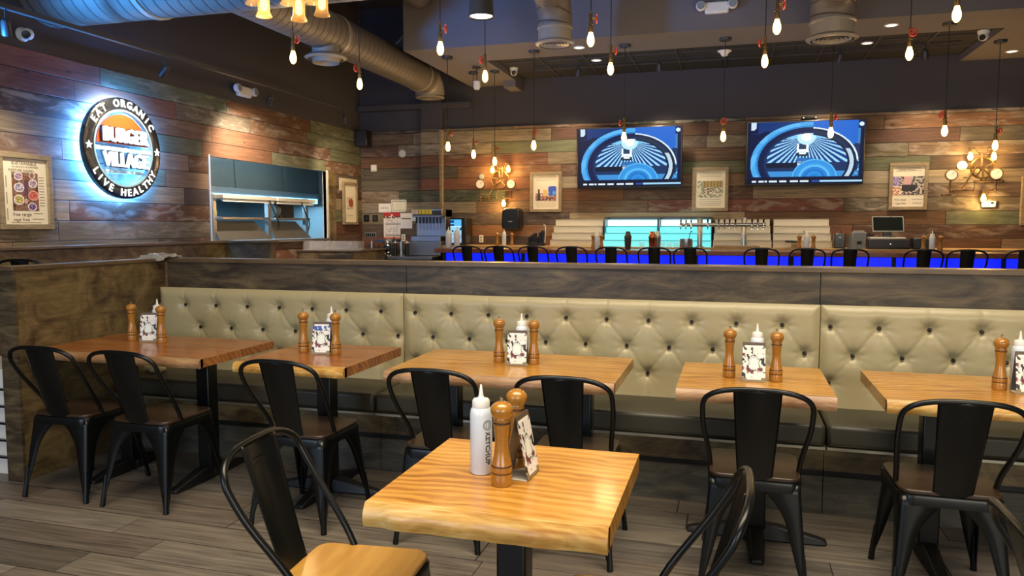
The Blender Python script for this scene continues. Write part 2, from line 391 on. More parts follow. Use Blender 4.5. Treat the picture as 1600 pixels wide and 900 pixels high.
m = MB(); m.box(XL, 11.56, 0, -4.87, 11.6, ZP); m.box(-4.53, YB, 0, 6.5, 11.6, ZP); struct(m.build('wall_back_cladding', M['plank_back'], smooth=False))
m = MB(); m.box(-4.87, 11.44, 0, -4.53, 11.6, ZP); struct(m.build('wall_back_pilaster', M['plank_back'], smooth=False))
m = MB(); m.box(-4.87, 11.47, ZP, -4.53, 11.6, 3.64); struct(m.build('trim_1', M['dark_wall'], smooth=False))
m = MB(); m.box(-4.545, 11.425, 0, -4.50, 11.51, ZP - .02); struct(m.build('trim_2', M['frame'], smooth=False))
m = MB(); m.box(XL, 11.45, 3.32, -4.04, 11.6, 3.40); struct(m.build('trim_3', M['dark_wall'], smooth=False))
# the kitchen pass opening: casing
m = MB()
for (y0, z0, y1, z1) in ((WY0 - .02, WZ0 - .05, WY0, WZ1 + .02), (WY1, WZ0 - .05, WY1 + .05, WZ1 + .02)): m.box(XL - .06, y0, z0, XL + .012, y1, z1)
struct(m.build('window_1', M['shelf_white'], smooth=False))
m = MB(); m.box(XL - .25, WY0 - .02, WZ0 - .03, XL + .05, WY1 + .02, WZ0 + .005); struct(m.build('trim_4', M['steel_dull'], smooth=False))
m = MB(); m.box(XL, WY1 + .05, 1.0, XL + .03, WY1 + .24, 2.3); struct(m.build('trim_5', M['stain_warm'], smooth=False))
# bulkhead: ring soffit round a shallow tiled recess
BY0, BZ, RX0, RX1, RY0 = 8.97, 3.64, -3.21, 2.86, 9.80
m = MB()
m.box(-4.04, BY0, BZ, 6.5, RY0, ZC); m.box(-4.04, RY0, BZ, RX0, 11.6, ZC); m.box(RX1, RY0, BZ, 6.5, 11.6, ZC)
struct(m.build('ceiling_bulkhead', M['bulkhead'], smooth=False))
m = MB(); m.box(RX0, RY0, BZ + .09, RX1, 11.6, BZ + .15); struct(m.build('ceiling_recess', M['tile'], smooth=False))
m = MB()
for x in [RX0 + .61 * i for i in range(1, 10)]: m.box(x - .012, RY0, BZ + .078, x + .012, 11.6, BZ + .092)
for y in (10.4, 11.0): m.box(RX0, y - .012, BZ + .078, RX1, y + .012, BZ + .092)
struct(m.build('trim_6', M['dark_wall'], smooth=False))
m = MB(); m.box(-3.4, 11.2, BZ - .10, RX0, 11.6, BZ); struct(m.build('trim_7', M['bulkhead'], smooth=False))
# kitchen seen through the pass
m = MB(); m.box(-8.6, 6.8, 0, -8.5, 11.8, 3.2); struct(m.build('wall_kitchen', M['kitchen_wall'], smooth=False))
m = MB(); m.box(-8.6, 11.7, 0, -6.18, 11.8, 3.2); m.box(-8.6, 6.7, 0, -6.18, 6.8, 3.2); struct(m.build('wall_kitchen_side', M['kitchen_wall'], smooth=False))
m = MB(); m.box(-8.6, 6.8, 3.1, -6.18, 11.8, 3.2); struct(m.build('ceiling_kitchen', M['dark_wall'], smooth=False))
t = thing('kitchen_hood', 'dark steel exhaust hood seen through upper half of kitchen pass window', 'hood', (-7.2, 9.4, 1.95))
m = MB()
for y0, y1 in ((-2.4, -.05), (-.03, 1.2), (1.22, 2.2)):
    m.prism([(.35, .03), (.30, 1.05), (-1.2, 1.05), (-1.2, .10)], y0, y1, lambda x, z, d: (x, d, z))
m.build('panel', M['hood'], t, bevel=.006)
m = MB(); m.box(-1.2, -2.4, -.09, .38, 2.2, .03); m.build('rim', M['kitchen_wall'], t, bevel=.005)
m = MB(); m.box(.36, -2.3, -.14, .40, 2.1, -.06); m.build('light_strip', M['fluor'], t, bevel=.005)['label'] = 'glowing pale blue light strip'
l = bpy.data.lights.new('kitchen_tube_light', 'AREA'); l.shape = 'RECTANGLE'; l.size = .3; l.size_y = 4.2; l.energy = 70; l.color = (.42, .75, 1)
o = bpy.data.objects.new('kitchen_tube_light', l); C.objects.link(o); o.location = (-7.0, 9.4, 1.78)
area_light('hood_fill_light', (-6.15, 9.05, 2.75), (-6.95, 9.05, 2.1), 2.4, .12, 16, (.72, .9, 1))  # added fill with no fixture, brightening the hood front
# heat-lamp shelf standing in the pass
t = thing('pass_shelf', 'two tier stainless heat lamp shelf standing in the kitchen pass window', 'shelf', (-6.12, 9.2, WZ0))
m = MB()
for y in (-1.12, .05, 1.02):
    p = MB(); p.box(-.17, y - .035, 0, -.11, y + .035, .60); p.build('post', M['steel'], t, bevel=.004)
for y0, y1 in ((-1.12, .03), (.07, 1.06)):
    p = MB(); p.box(-.30, y0, .535, .02, y1, .585); hs = p.build('heat_lamp_shelf', M['shelf_white'], t, bevel=.006)
    q = MB(); q.box(-.02, y0 + .02, .50, .0, y1 - .03, .53); q.build('lamp_strip', M['white'], hs)
    p = MB(); p.box(-.30, y0, .275, -.02, y1 - .1, .305); p.build('lower_shelf', M['steel'], t, bevel=.004)
    p = MB(); p.prism([(y0 + .02, .01), (y1 - .02, .01), (y1 - .26, .255), (y0 + .02, .255)], 0, .01, lambda x, z, d: (-.06 - z * .5 + d, x, z)); p.build('slanted_panel', M['steel_dull'], t)
for y0 in (-.02, .78):
    p = MB(); p.tube(smooth_path([(.02, y0 - .12, .54), (.04, y0 - .06, .40), (.05, y0 + .0, .30), (.04, y0 + .06, .22), (.03, y0 + .04, .13)]), .008, 6); p.build('cable', M['black_plastic'], t)
t = thing('kitchen_fan', 'dark round cooking appliance on the lower heat lamp shelf in the pass', 'appliance', (-6.33, 9.55, WZ0 + .305))
m = MB(); m.lathe([(.001, 0), (.1, 0), (.1, .26), (.001, .26)], 20, Matrix.Translation((0, 0, .10)) @ Matrix.Rotation(PI / 2, 4, 'X') @ Matrix.Translation((0, 0, -.13))); m.build('drum', M['hood'], t)
m = MB(); m.box(-.12, -.02, 0, .1, .32, .19); m.build('housing', M['black_plastic'], t, bevel=.01)

# low booth wall along the left wall and its return
t = thing('low_partition', 'low brown panelled booth wall along the plank wall under the round sign', 'partition', (XL, 4.0, 0))
m = MB(); m.box(.02, -3.5, 0, .14, 3.9, 1.235); m.box(.02, 3.8, 0, .74, 3.92, 1.235); m.build('panel', M['stain_warm'], t)
m = MB(); m.box(.0, -3.5, 1.235, .17, 3.95, 1.265); m.box(.0, 3.77, 1.235, .77, 3.95, 1.265); m.build('cap', M['cap'], t, bevel=.006)

# ================================================================== BOOTH PARTITION, BENCHES
PT = 1.222
t = thing('booth_partition', 'long dark stained half wall running behind the tufted booth benches', 'partition', (-.4, 4.45, 0))
xs = [-3.40, -1.58, .865, 3.3]
for i in range(3):
    m = MB(); m.box(xs[i] + .002, -.05, 0, xs[i + 1] - .002, .08, PT - .03); m.build('panel', M['stain'], t, smooth=False)
m = MB(); m.box(-3.53, -.065, PT - .03, 3.3, .095, PT); m.build('cap', M['cap'], t, bevel=.005)
t = thing('booth_end_panel', 'brown mottled end wall closing the booth at the far left', 'partition', (-3.87, 3.8, 0))
m = MB(); m.box(-.05, -.56, 0, .05, .60, PT - .025); m.build('panel', M['stain_warm'], t, smooth=False)
m = MB(); m.box(-.06, -.58, PT - .025, .06, .60, PT); m.build('cap', M['cap'], t, bevel=.004)
m = MB(); m.box(-.06, -.572, 0, .056, -.555, PT - .026); m.build('end_board', M['stain'], t, smooth=False)

def backrest(x0, x1, btn):
    """tufted sheet: bulge, dimples at the buttons, diamond creases"""
    z0, z1 = .47, 1.025
    segs = []
    rows = sorted({round(b[1], 3) for b in btn})
    for b in btn:
        for c in btn:
            if .05 < c[0] - b[0] < .2 and .08 < abs(c[1] - b[1]) < .2: segs.append((b, c))
    for b in btn:
        if b[1] > .9: segs.append((b, (b[0], 1.03)))
        if b[1] < .65: segs.append((b, (b[0], .46)))
    def P(u, v):
        x = lerp(x0, x1, u); z = lerp(z0, z1, v)
        e = min(x - x0, x1 - x, z1 - z, .06) / .06
        d = .028 * (1 - (1 - e) ** 2.2)
        dip = 0; cr = 0
        for b in btn:
            q = (b[0] - x) ** 2 + (b[1] - z) ** 2
            if q < .02:
                r_ = math.sqrt(q); a_ = math.atan2(z - b[1], x - b[0])
                dip = max(dip, .024 * math.exp(-q / .0011) + .006 * math.exp(-q / .006))
                dip += .0022 * math.exp(-q / .004) * math.sin(a_ * 9 + b[0] * 30) * min(1, r_ / .02)
        for (a, b) in segs:
            if min(a[0], b[0]) - .03 > x or max(a[0], b[0]) + .03 < x: continue
            dx, dz = b[0] - a[0], b[1] - a[1]; L2 = dx * dx + dz * dz
            tt = max(0, min(1, ((x - a[0]) * dx + (z - a[1]) * dz) / L2))
            q = (x - a[0] - tt * dx) ** 2 + (z - a[1] - tt * dz) ** 2
            if q < .0012: cr = max(cr, .0048 * math.exp(-math.sqrt(q) / .0045))
        return (x, 4.325 - d + dip + cr - .06 * max(0, (.62 - z)) , z)
    m = MB(); nx = int((x1 - x0) / .0085); m.grid(P, nx, 64)
    return m
SEC = [(-3.80, -1.970), (-1.966, .461), (.465, 2.9)]
def row(x0, dx, n, z): return [(x0 + dx * i, z) for i in range(n)]
BTN = [row(-3.586, .2445, 7, .91) + row(-3.47, .2445, 7, .76) + row(-3.586, .2445, 7, .607),
       row(-1.886, .2395, 10, .91) + row(-1.768, .2395, 10, .76) + row(-1.886, .2395, 10, .607),
       row(.512, .238, 10, .91) + row(.627, .238, 9, .757) + row(.512, .238, 10, .605)]
BLAB = ['beige button tufted booth bench beside the brown end wall at far left', 'long beige button tufted booth bench in the middle of the row', 'beige button tufted booth bench at the right end of the row']
for (x0, x1), bt, lab in zip(SEC, BTN, BLAB):
    xc = (x0 + x1) / 2
    t = thing('booth_bench', lab, 'bench', (xc, 4.1, 0), 0, 'tufted booth benches along the half wall')
    off = (-xc, -4.1, 0)
    backrest(x0, x1, bt).build('backrest', M['vinyl'], t, loc=off, recalc=False, ang=180)
    m = MB(); m.box(x0 + .003, 4.335, .40, x1 - .003, 4.386, 1.015); m.build('back_board', M['vinyl'], t, loc=off, bevel=.012)
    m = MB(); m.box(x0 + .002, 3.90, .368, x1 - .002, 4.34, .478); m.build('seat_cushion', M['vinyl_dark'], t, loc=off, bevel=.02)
    m = MB(); m.box(x0 + .002, 3.898, .354, x1 - .002, 4.34, .367); m.build('trim_strip', M['piping'], t, loc=off)
    m = MB(); m.box(x0, 3.985, .225, x1, 4.05, .355); m.build('apron', M['stain_warm'], t, loc=off, smooth=False)
    m = MB(); m.box(x0, 4.0, .195, x1, 4.05, .225); m.build('shade_strip', M['iron'], t, loc=off, smooth=False)  # black strip painting the shadow line below the apron
    m = MB(); m.box(x0, 3.98, 0, x1, 4.05, .195); m.build('base_board', M['base'], t, loc=off, smooth=False)
    for (bx, bz) in bt:
        if bx > 1.75 or bx > x1 - .02: continue
        m = MB(); m.lathe([(.0005, -.008), (.0075, -.0065), (.0105, -.002), (.0115, .004)], 10, Matrix.Rotation(-PI / 2, 4, 'X'))
        m.build('tuft_button', M['button'], t, loc=(bx - xc, 4.315 - 4.1 - .002, bz))

# ================================================================== TABLES
def live_edge_profile(x, seed):
    return .010 * mnoise.noise((x * 5, seed, 0)) + .006 * mnoise.noise((x * 17, seed, 4))
def table(label, x0, x1, y0, y1, z, th, posts, mats, seed, base='tee', cross=False, group=None):
    cx, cy = (x0 + x1) / 2, (y0 + y1) / 2; w, d = (x1 - x0) / 2, (y1 - y0) / 2
    t = thing('dining_table', label, 'table', (cx, cy, 0), 0, group)
    m = MB(); n = 40
    poly = [(-w, d), (-w, -d + .012)] + [(lerp(-w, w, i / n), -d + .012 + live_edge_profile(lerp(-w, w, i / n), seed) * .8) for i in range(n + 1)] + [(w, -d + .012), (w, d)]
    m.prism(poly, z - th, z, lambda x, y, k: (x, y, k))
    m.build('tabletop', mats[0], t, smooth=False)
    # live front edge: an undercut, wavering band
    m = MB()
    def P(u, v):
        x = lerp(-w, w, u); e = live_edge_profile(x, seed)
        y = -d + .012 + e * .8 - .004 - .010 * math.sin(PI * v) - (.012 + live_edge_profile(x, seed + 3) * .9) * (1 - v)
        zz = z + .0005 - th * 1.0 * (1 - v) - (.003 * (1 + mnoise.noise((x * 9, seed, 9)))) * (1 - v)
        return (x, y, zz)
    m.grid(P, 60, 8)
    m.grid(lambda u, v: (lerp(-w, w, u), -d + .05 - v * .0 if v == 0 else P(u, 0)[1], z - th + .0005 if v == 0 else P(u, 0)[2]), 60, 1)
    m.grid(lambda u, v: (lerp(-w, w, u), P(u, 1)[1] if v == 0 else -d + .03, z + .0006), 60, 1)
    for u in (0, 1):
        pts = [P(u, k / 8) for k in range(9)] + [(P(u, 1)[0], -d + .03, z), (P(u, 0)[0], -d + .03, z - th)]
        m.add(pts, [tuple(range(len(pts)))])
    m.build('live_edge', mats[1], t, ang=60)
    for px in posts:
        p = MB(); p.box(px - .042, -.042, .05, px + .042, .042, z - th - .012); po = p.build('post', M['black'], t, bevel=.008)
        q = MB(); q.box(px - .16, -.2, z - th - .012, px + .16, .2, z - th); q.build('top_plate', M['iron'], po)
        def foot(ang):
            f = MB(); R = Matrix.Translation((px, 0, 0)) @ Matrix.Rotation(ang, 4, 'Z')
            prof = [(0, .075, .045), (.10, .068, .043), (.2, .045, .038), (.28, .028, .034), (.31, .020, .028)]
            vs = []; fs = []
            for (y, h, hw) in prof:
                for (a, b) in ((-hw, 0.002), (hw, 0.002), (hw * .7, h), (-hw * .7, h)): vs.append(R @ Vector((a, y, b)))
            for k in range(len(prof) - 1):
                for j in range(4): fs.append((k * 4 + j, k * 4 + (j + 1) % 4, k * 4 + 4 + (j + 1) % 4, k * 4 + 4 + j))
            fs.append((0, 1, 2, 3)); e = (len(prof) - 1) * 4; fs.append((e, e + 1, e + 2, e + 3))
            f.add(vs, fs); f.build('foot', M['iron'], t, bevel=.006)
        for a in ((0, PI) if not cross else (0, PI / 2, PI, 1.5 * PI)): foot(a)
    return t
G_T = 'live edge tables along the booth'
table('reddish four seat wooden table beside the brown end wall at far left', -3.80, -2.655, 3.28, 3.95, .75, .045, (-.20, .35), (M['slab_booth'], M['edge_dim']), 1.3, group=G_T)
table('small two seat wooden table, second along the booth from the left', -2.45, -1.815, 3.28, 3.95, .75, .048, (0.03,), (M['slab_booth'], M['edge']), 4.1, cross=True, group=G_T)
table('wide four seat wooden table in the middle of the booth row', -1.60, -.487, 3.28, 3.96, .75, .048, (-.33, .36), (M['slab'], M['edge_dim']), 7.7, group=G_T)
table('small two seat wooden table, fourth along the booth from the left', -.22, .424, 3.27, 3.93, .75, .05, (0.03,), (M['slab'], M['edge_dim']), 11.2, cross=True, group=G_T)
table('wide wooden table at the right end of the booth row', .61, 1.75, 3.28, 3.94, .75, .05, (-.33, .36), (M['slab'], M['edge']), 15.9, group=G_T)
table('square honey coloured live edge table alone in the foreground', -.868, -.256, 1.655, 2.255, .76, .056, (0.0,), (M['slab'], M['edge']), 20.4, cross=True)

# ================================================================== CHAIRS
def metal_chair(name, label, cat, sh, bh, seat_mat, group, bar=False):
    """sheet metal chair facing +Y: wood seat, hoop back with a broad splat, flared channel legs"""
    t = thing(name, label, cat, (0, 0, 0), 0, group)
    def rsq(w, d, r, n=6, wf=1.0):
        out = []
        for (sx, sy, a0) in ((1, 1, 0), (-1, 1, PI / 2), (-1, -1, PI), (1, -1, 1.5 * PI)):
            ww = w * (wf if sy > 0 else 1)
            out += [(sx * (ww - r) + r * math.cos(a0 + k * PI / 2 / n), sy * (d - r) + r * math.sin(a0 + k * PI / 2 / n)) for k in range(n + 1)]
        return out
    m = MB(); m.prism(rsq(.175, .18, .05, wf=1.05), sh - .004, sh + .014, lambda x, y, k: (x, y, k)); m.build('seat', seat_mat, t, bevel=.005)
    # pan under the seat with rolled rim
    m = MB(); o_ = rsq(.178, .183, .053, wf=1.05); n = len(o_)
    lv = [(1.0, sh - .004), (1.02, sh - .012), (1.01, sh - .045)]
    vs = [(x * s, y * s, z) for s, z in lv for x, y in o_]; fs = [(j * n + i, j * n + (i + 1) % n, (j + 1) * n + (i + 1) % n, (j + 1) * n + i) for j in range(2) for i in range(n)]
    fs.append(tuple(range(n))); m.add(vs, fs); m.build('seat_pan', M['black'], t, ang=50)
    # legs: folded channel, wide arms at the top narrowing to a foot
    for sx in (-1, 1):
        for sy in (-1, 1):
            m = MB(); top = Vector((sx * .172, sy * .175, sh - .012)); bot = Vector((sx * .205 if not bar else sx * .215, .235 * sy, 0))
            vs = []; N = 12; K = 8
            for i in range(N + 1):
                f = i / N
                p = top.lerp(bot, f)
                arm = .018 + .068 * max(0, 1 - f * 1.12) ** .85 + .085 * max(0, 1 - f * (2.6 if not bar else 4.5)) ** 2
                rr = .016
                # L section: along -x arm, rounded corner, along -y arm
                sec = [(-arm, 0), (-arm * .5, 0), (-rr, 0), (-rr * .35, -rr * .15), (-rr * .15, -rr * .35), (0, -rr), (0, -arm * .5), (0, -arm)]
                for (a, b) in sec: vs.append((p.x + sx * a, p.y + sy * b, p.z))
            fs = [(i * K + j, i * K + j + 1, (i + 1) * K + j + 1, (i + 1) * K + j) for i in range(N) for j in range(K - 1)]
            m.add(vs, fs); lg = m.build('leg', M['black'], t, ang=60)
            so = lg.modifiers.new('thickness', 'SOLIDIFY'); so.thickness = .004; so.offset = 0
            q = MB(); q.tube([top.lerp(bot, .62) + Vector((-sx * .006, -sy * .006, 0)), bot + Vector((-sx * .007, -sy * .007, .002))], .013, 8, rs=[.009, .0135]); q.build('foot_tube', M['black'], lg)
    if bar:
        m = MB(); z = sh * .38; k = .185
        m.tube([(-k, -.2, z), (k, -.2, z), (k, .2, z), (-k, .2, z)], .011, 8, closed=True); m.build('footrest', M['black'], t)
    # hoop
    hh = bh - .012; yb = -.30
    P = []
    zr = sh - .02
    side = [(.172, -.055, zr), (.178, -.10, zr + .09), (.200, -.20, sh + (bh - sh) * .52), (.204, -.255, sh + (bh - sh) * .74)]
    top_ = []
    zc = sh + (bh - sh) * .74; rise = hh - zc
    for k in range(1, 12):
        a = PI * k / 12; top_.append((.204 * (abs(math.cos(a)) ** .72) * (1 if math.cos(a) > 0 else -1), -.255 - .045 * math.sin(a) ** .8, zc + rise * math.sin(a) ** .72))
    P = side + top_ + [(-x, y, z) for x, y, z in reversed(side)]
    m = MB(); m.tube(smooth_path(P, 4), .0105, 10); m.build('back_hoop', M['black'], t, ang=180)
    # splat with an embossed grip rim
    z0, z1 = sh - .012, bh - .012
    def SP(u, v):
        w = lerp(.066, .090, v) * (.86 if bar else 1); x = lerp(-w, w, u)
        y = lerp(-.178, -.298, v ** .9) - .022 * (1 - (2 * u - 1) ** 2) * (.4 + .6 * v) + .012
        return Vector((x, y, lerp(z0, z1, v)))
    nu, nv = 14, 30; vs = [SP(i / nu, j / nv) for j in range(nv + 1) for i in range(nu + 1)]; fs = []
    for j in range(nv):
        for i in range(nu):
            a = j * (nu + 1) + i; fs.append((a, a + 1, a + nu + 2, a + nu + 1))
    m = MB(); m.add(vs, fs); sp = m.build('back_splat', M['black'], t, ang=180)
    so = sp.modifiers.new('thickness', 'SOLIDIFY'); so.thickness = .005; so.offset = 0
    if not bar:
        pts = [SP(4 / nu, 25 / nv), SP(.5, 25 / nv), SP(10 / nu, 25 / nv), SP(10 / nu, 26 / nv), SP(.5, 26 / nv), SP(4 / nu, 26 / nv)]
        q = MB(); q.tube(pts, .0032, 6, closed=True); q.build('slot_rim', M['black'], sp)
    return t
G_C = 'black metal chairs along the booth tables'
ch0 = metal_chair('metal_chair', 'black metal chair nearest the end wall at the far left table', 'chair', .44, .838, M['seat_shaded'], G_C)
CH = [(-3.415, 3.285, .03, None), (-2.90, 3.285, .0, 'black metal chair at the right half of the far left table'),
      (-2.01, 3.285, .0, 'black metal chair at the small second table from the left'),
      (-1.247, 3.285, 0, 'black metal chair at the left half of the middle booth table'), (-.66, 3.285, 0, 'black metal chair at the right half of the middle booth table'),
      (.106, 3.27, 0, 'black metal chair at the small fourth table from the left'), (.81, 3.27, 0, 'black metal chair at the rightmost booth table')]
for i, (x, y, r, lab) in enumerate(CH):
    if i == 0: ch0.location = (x, y, 0); ch0.rotation_euler = (0, 0, r)
    else: dup(ch0, (x, y, 0), r, lab)
f0 = metal_chair('metal_chair', 'black metal chair with honey wood seat left of the foreground table', 'chair', .44, .838, M['seat_wood'], 'black metal chairs around the foreground tables')
f0.location = (-1.035, 1.895, 0); f0.rotation_euler = (0, 0, -PI / 2 + .07)
dup(f0, (-.245, 1.885, 0), PI / 2, 'black metal chair back at the right of the foreground table')
dup(f0, (.885, 1.80, 0), -PI / 2, 'black metal chair whose back just shows at the bottom right corner')

# ================================================================== BAR
t = thing('bar_counter', 'long bar counter with reddish wood top and blue lit front', 'bar', (0.6, 9.7, 0))
bx0, bx1 = at(684, 400, Y=9.4).x - .6 - .05, 4.2
m = MB(); m.box(bx0, -.30, 1.085, bx1, .30, 1.14); m.build('bar_top', M['bar_wood'], t, bevel=.006)
m = MB(); m.box(bx0 + .12, -.17, .12, bx1, -.13, 1.083); m.build('lit_front', M['blue_wash'], t)['label'] = 'front panel with blue LED wash painted as glow'
m = MB(); m.box(bx0 + .08, -.13, 0, bx1, .25, 1.084); m.build('body', M['base'], t)
for x in [bx0 + .1 + 1.1 * i for i in range(8)]:
    m = MB(); m.box(x - .02, -.2, 0, x + .02, -.171, 1.08); m.build('mullion', M['iron'], t)
m = MB(); m.tube([(bx0 + .1, -.30, .22), (bx1, -.30, .22)], .022, 8); m.build('foot_rail', M['iron'], t)
t = thing('back_bar_counter', 'pale wood topped work counter behind the bar under the televisions', 'counter', (0.9, 11.15, 0))
m = MB(); m.box(-5.17, -.35, 1.10, 3.3, .34, 1.142); m.build('worktop', M['counter'], t, bevel=.005)
m = MB(); m.box(-5.17, -.30, 0, 3.3, .34, 1.10); m.build('cabinet_body', M['iron'], t)
for i in range(9):
    m = MB(); m.box(-4.55 + i * .87, -.32, .12, -3.75 + i * .87, -.302, 1.0); d = m.build('cabinet_door', M['dark_metal'], t, bevel=.004)
    q = MB(); q.tube([(-3.84 + i * .87, -.335, .6), (-3.84 + i * .87, -.335, .8)], .007, 6); q.build('handle', M['steel'], d)

stool0 = metal_chair('bar_stool', 'black metal bar stool, leftmost at the bar', 'stool', .80, 1.205, M['seat_shaded'], 'black bar stools lined up at the bar', bar=True)
SN = ['second', 'third', 'fourth', 'fifth', 'sixth', 'seventh', 'eighth', 'ninth', 'tenth', 'eleventh', 'twelfth', 'thirteenth']
for i, px in enumerate((728, 779, 833, 892, 956, 1022, 1079, 1192, 1262, 1331, 1445, 1515, 1607)):
    p = at(px, 386, Y=8.83)
    if i == 0: stool0.location = (p.x, 9.10, 0); stool0.rotation_euler = (0, 0, .03); stool0.scale = (.9, .95, 1)
    else: dup(stool0, (p.x, 9.10, 0), random.uniform(-.05, .05), 'black metal bar stool, %s from the left along the bar' % SN[i - 1])
sl = dup(stool0, (-5.15, 4.62, 0), .25, 'black bar stool whose back shows over the end wall at far left'); del sl['group']

# stepped bottle displays on the back bar
U = [(868, 945, 0), (949, 1029, 1), (1032, 1112, 1), (1116, 1204, 0), (1207, 1296, 0)]
UL = ['white stepped bottle display, leftmost behind the bar', 'cyan lit stepped bottle display behind the dark shaker', 'cyan lit stepped bottle display left of the tap column', 'white stepped bottle display between the two tap columns', 'white stepped bottle display, rightmost behind the bar']
for (a, b, lit), lab in zip(U, UL):
    x0, x1 = at(a, 350, Y=11.35).x, at(b, 350, Y=11.35).x
    t = thing('bottle_display', lab, 'display shelf', ((x0 + x1) / 2, 11.3, 1.142), 0, 'stepped bottle displays')
    w = (x1 - x0) / 2
    for k in range(4):
        m = MB(); ww = w - .014 + .006 * (3 - k); z0, z1 = k * .1, k * .1 + .1; y0 = -.30 + k * .1
        m.box(-ww, y0, 0 if k == 0 else z0 - .0, ww, .18, z1 - .004)
        m.build('step', M['led_white' if k == 3 else 'led_cyan'] if lit else M['shelf_white'], t, bevel=.004)
        m = MB(); m.box(-ww, y0 - .0025, z1 - .016, ww, y0 + .002, z1 - .006); m.build('step_shade', M['cyan_step_shade' if lit else 'shelf_step_shade'], t)
    if lit:
        m = MB(); m.box(-w - .012, -.16, 0, -w - .001, .19, .42); m.box(w + .001, -.16, 0, w + .012, .19, .42); m.box(-w - .012, .18, 0, w + .012, .195, .43); m.build('frame', M['black_plastic'], t)
# tap towers
t = thing('beer_tap_tower', 'stainless beer tap tower of two columns and a long tap rail', 'beer taps', (at(1128, 385, Y=10.95).x, 10.9, 1.142))
x0 = t.location.x
for px in (1093, 1162):
    x = at(px, 380, Y=10.9).x - x0
    m = MB(); m.lathe([(.06, 0), (.06, .012), (.038, .02), (.038, .40), (.03, .41)], 18, Matrix.Translation((x, 0, 0))); m.build('column', M['steel'], t)
xa, xb = at(1062, 351, Y=10.87).x - x0, at(1197, 351, Y=10.87).x - x0
m = MB(); m.tube([(xa, -.03, .315), (xb, -.03, .315)], .026, 12); m.build('rail', M['steel'], t)
for px in (1064, 1072, 1080, 1106, 1123, 1132, 1140, 1149, 1175, 1184, 1193):
    x = at(px, 351, Y=10.87).x - x0
    m = MB(); m.tube([(x, -.05, .33), (x, -.085, .325), (x, -.095, .29), (x, -.095, .25)], .010, 8); fa = m.build('faucet', M['chrome'], t)
    q = MB(); q.lathe([(.006, 0), (.012, .02), (.015, .05), (.008, .06)], 8, Matrix.Translation((x, -.06, .335))); q.build('tap_handle', M['black_plastic' if px > 1100 else 'chrome'], fa)

# ------------------------------------------------------------------ condiments
def mill(name, label, h=.225, peg=True, group=None):
    t = thing(name, label, 'pepper mill' if peg else 'salt shaker', (0, 0, 0), 0, group)
    k = h / .225
    prof = [(.001, 0), (.0275, 0), (.0285, .004), (.0285, .030), (.0275, .033), (.0285, .036), (.0285, .050), (.026, .058), (.0208, .085), (.0182, .11), (.0182, .125), (.0205, .150), (.0225, .166), (.0225, .168), (.0005, .169)]
    m = MB(); m.lathe([(r, z * k) for r, z in prof], 24, cap=False); b = m.build('body', M['mill'], t)
    for z in (.0345, .052, .1665): 
        q = MB(); r = {.0345: .0281, .052: .0279, .1665: .0224}[z]; q.lathe([(r - .001, (z - .003) * k), (r + .0007, (z - .001) * k), (r + .0007, (z + .001) * k), (r - .001, (z + .003) * k)], 24, cap=False); q.build('groove', M['mill_groove'], b)
    m = MB(); m.lathe([(.001, .169 * k), (.0215, .170 * k), (.0225, .176 * k), (.0215, .180 * k), (.0275, .188 * k), (.0305, .198 * k), (.0295, .208 * k), (.023, .217 * k), (.0105, .2235 * k), (.0005, .225 * k)], 24, cap=False); m.build('head', M['mill'], t)
    if peg:
        m = MB(); m.lathe([(.003, .224 * k), (.003, .229 * k), (.0052, .232 * k), (.005, .237 * k), (.0005, .239 * k)], 12, cap=False); m.build('crown_nut', M['chrome'], t)
    return t
def bottle(name, label, h=.25, group=None):
    t = thing(name, label, 'squeeze bottle', (0, 0, 0), 0, group); k = h / .25
    m = MB(); m.lathe([(.001, 0), (.028, 0), (.031, .004), (.031, .166), (.0285, .180), (.024, .186), (.0005, .187)], 28, cap=False); m.build('body', M['bottle'], t)
    m = MB(); m.lathe([(.0245, .184), (.0245, .204), (.021, .209), (.009, .212), (.0065, .22), (.0025, .248), (.0005, .25)], 24, cap=False); m.build('nozzle_cap', M['white'], t)
    return t
def card_fn(blue):
    def f(u, v):
        x, y = u - .5, (v - .47) * 1.45
        r = math.hypot(x, y)
        if r < .235: return 'E9EDE6' if r < .2 or r > .215 else 'A5B0A8'
        if r < .285: return '4A4440' if r > .262 else 'D8D8D0'
        if v > .93: return '5A4A3A'
        if v > .87: return 'F2EFE8' if .08 < u < .9 else '6A5A48'
        if v < .06: return '8A7A5C'
        if .06 <= v < .10: return 'F0EDE4' if .2 < u < .8 else '8A7A5C'
        if .13 < v < .19 and .12 < u < .86: return 'EFECE6'
        n = mnoise.noise((u * 6 + 3, v * 8, 1.2))
        if v > .72: return ('3A5AA8' if blue and n > -.1 else ('3A3430' if n > .36 else 'E6E2DA'))
        return '2E2826' if n > .36 else ('6E2A30' if n < -.32 else ('E8E6E0' if n > -.12 else 'A8A6A0'))
    return f
def card(name, label, blue, group=None):
    t = thing(name, label, 'menu card', (0, 0, 0), 0, group)
    for s, nm in ((1, 'printed_face'), (-1, 'printed_back')):
        p = picture(nm, .098, .175, 22, 40, card_fn(blue), M['paint'], t, (0, -.0235 * s, .0895), .002)
        p.rotation_euler = (-.20 if s > 0 else -.20, 0, 0 if s > 0 else PI)
        p.location = (0, -.019 * s, .0875)
        if s < 0: p.rotation_euler = Euler((-.20, 0, PI), 'XYZ'); p.rotation_mode = 'XYZ'; p.matrix_local = Matrix.Translation((0, .019, .0875)) @ Matrix.Rotation(PI, 4, 'Z') @ Matrix.Rotation(-.20, 4, 'X')
    m = MB(); m.box(-.049, -.034, 0, .049, .034, .0015); m.build('base_flap', M['paper'], t)
    return t
mill0 = mill('pepper_mill', 'x', group='turned wood mills on the booth tables')
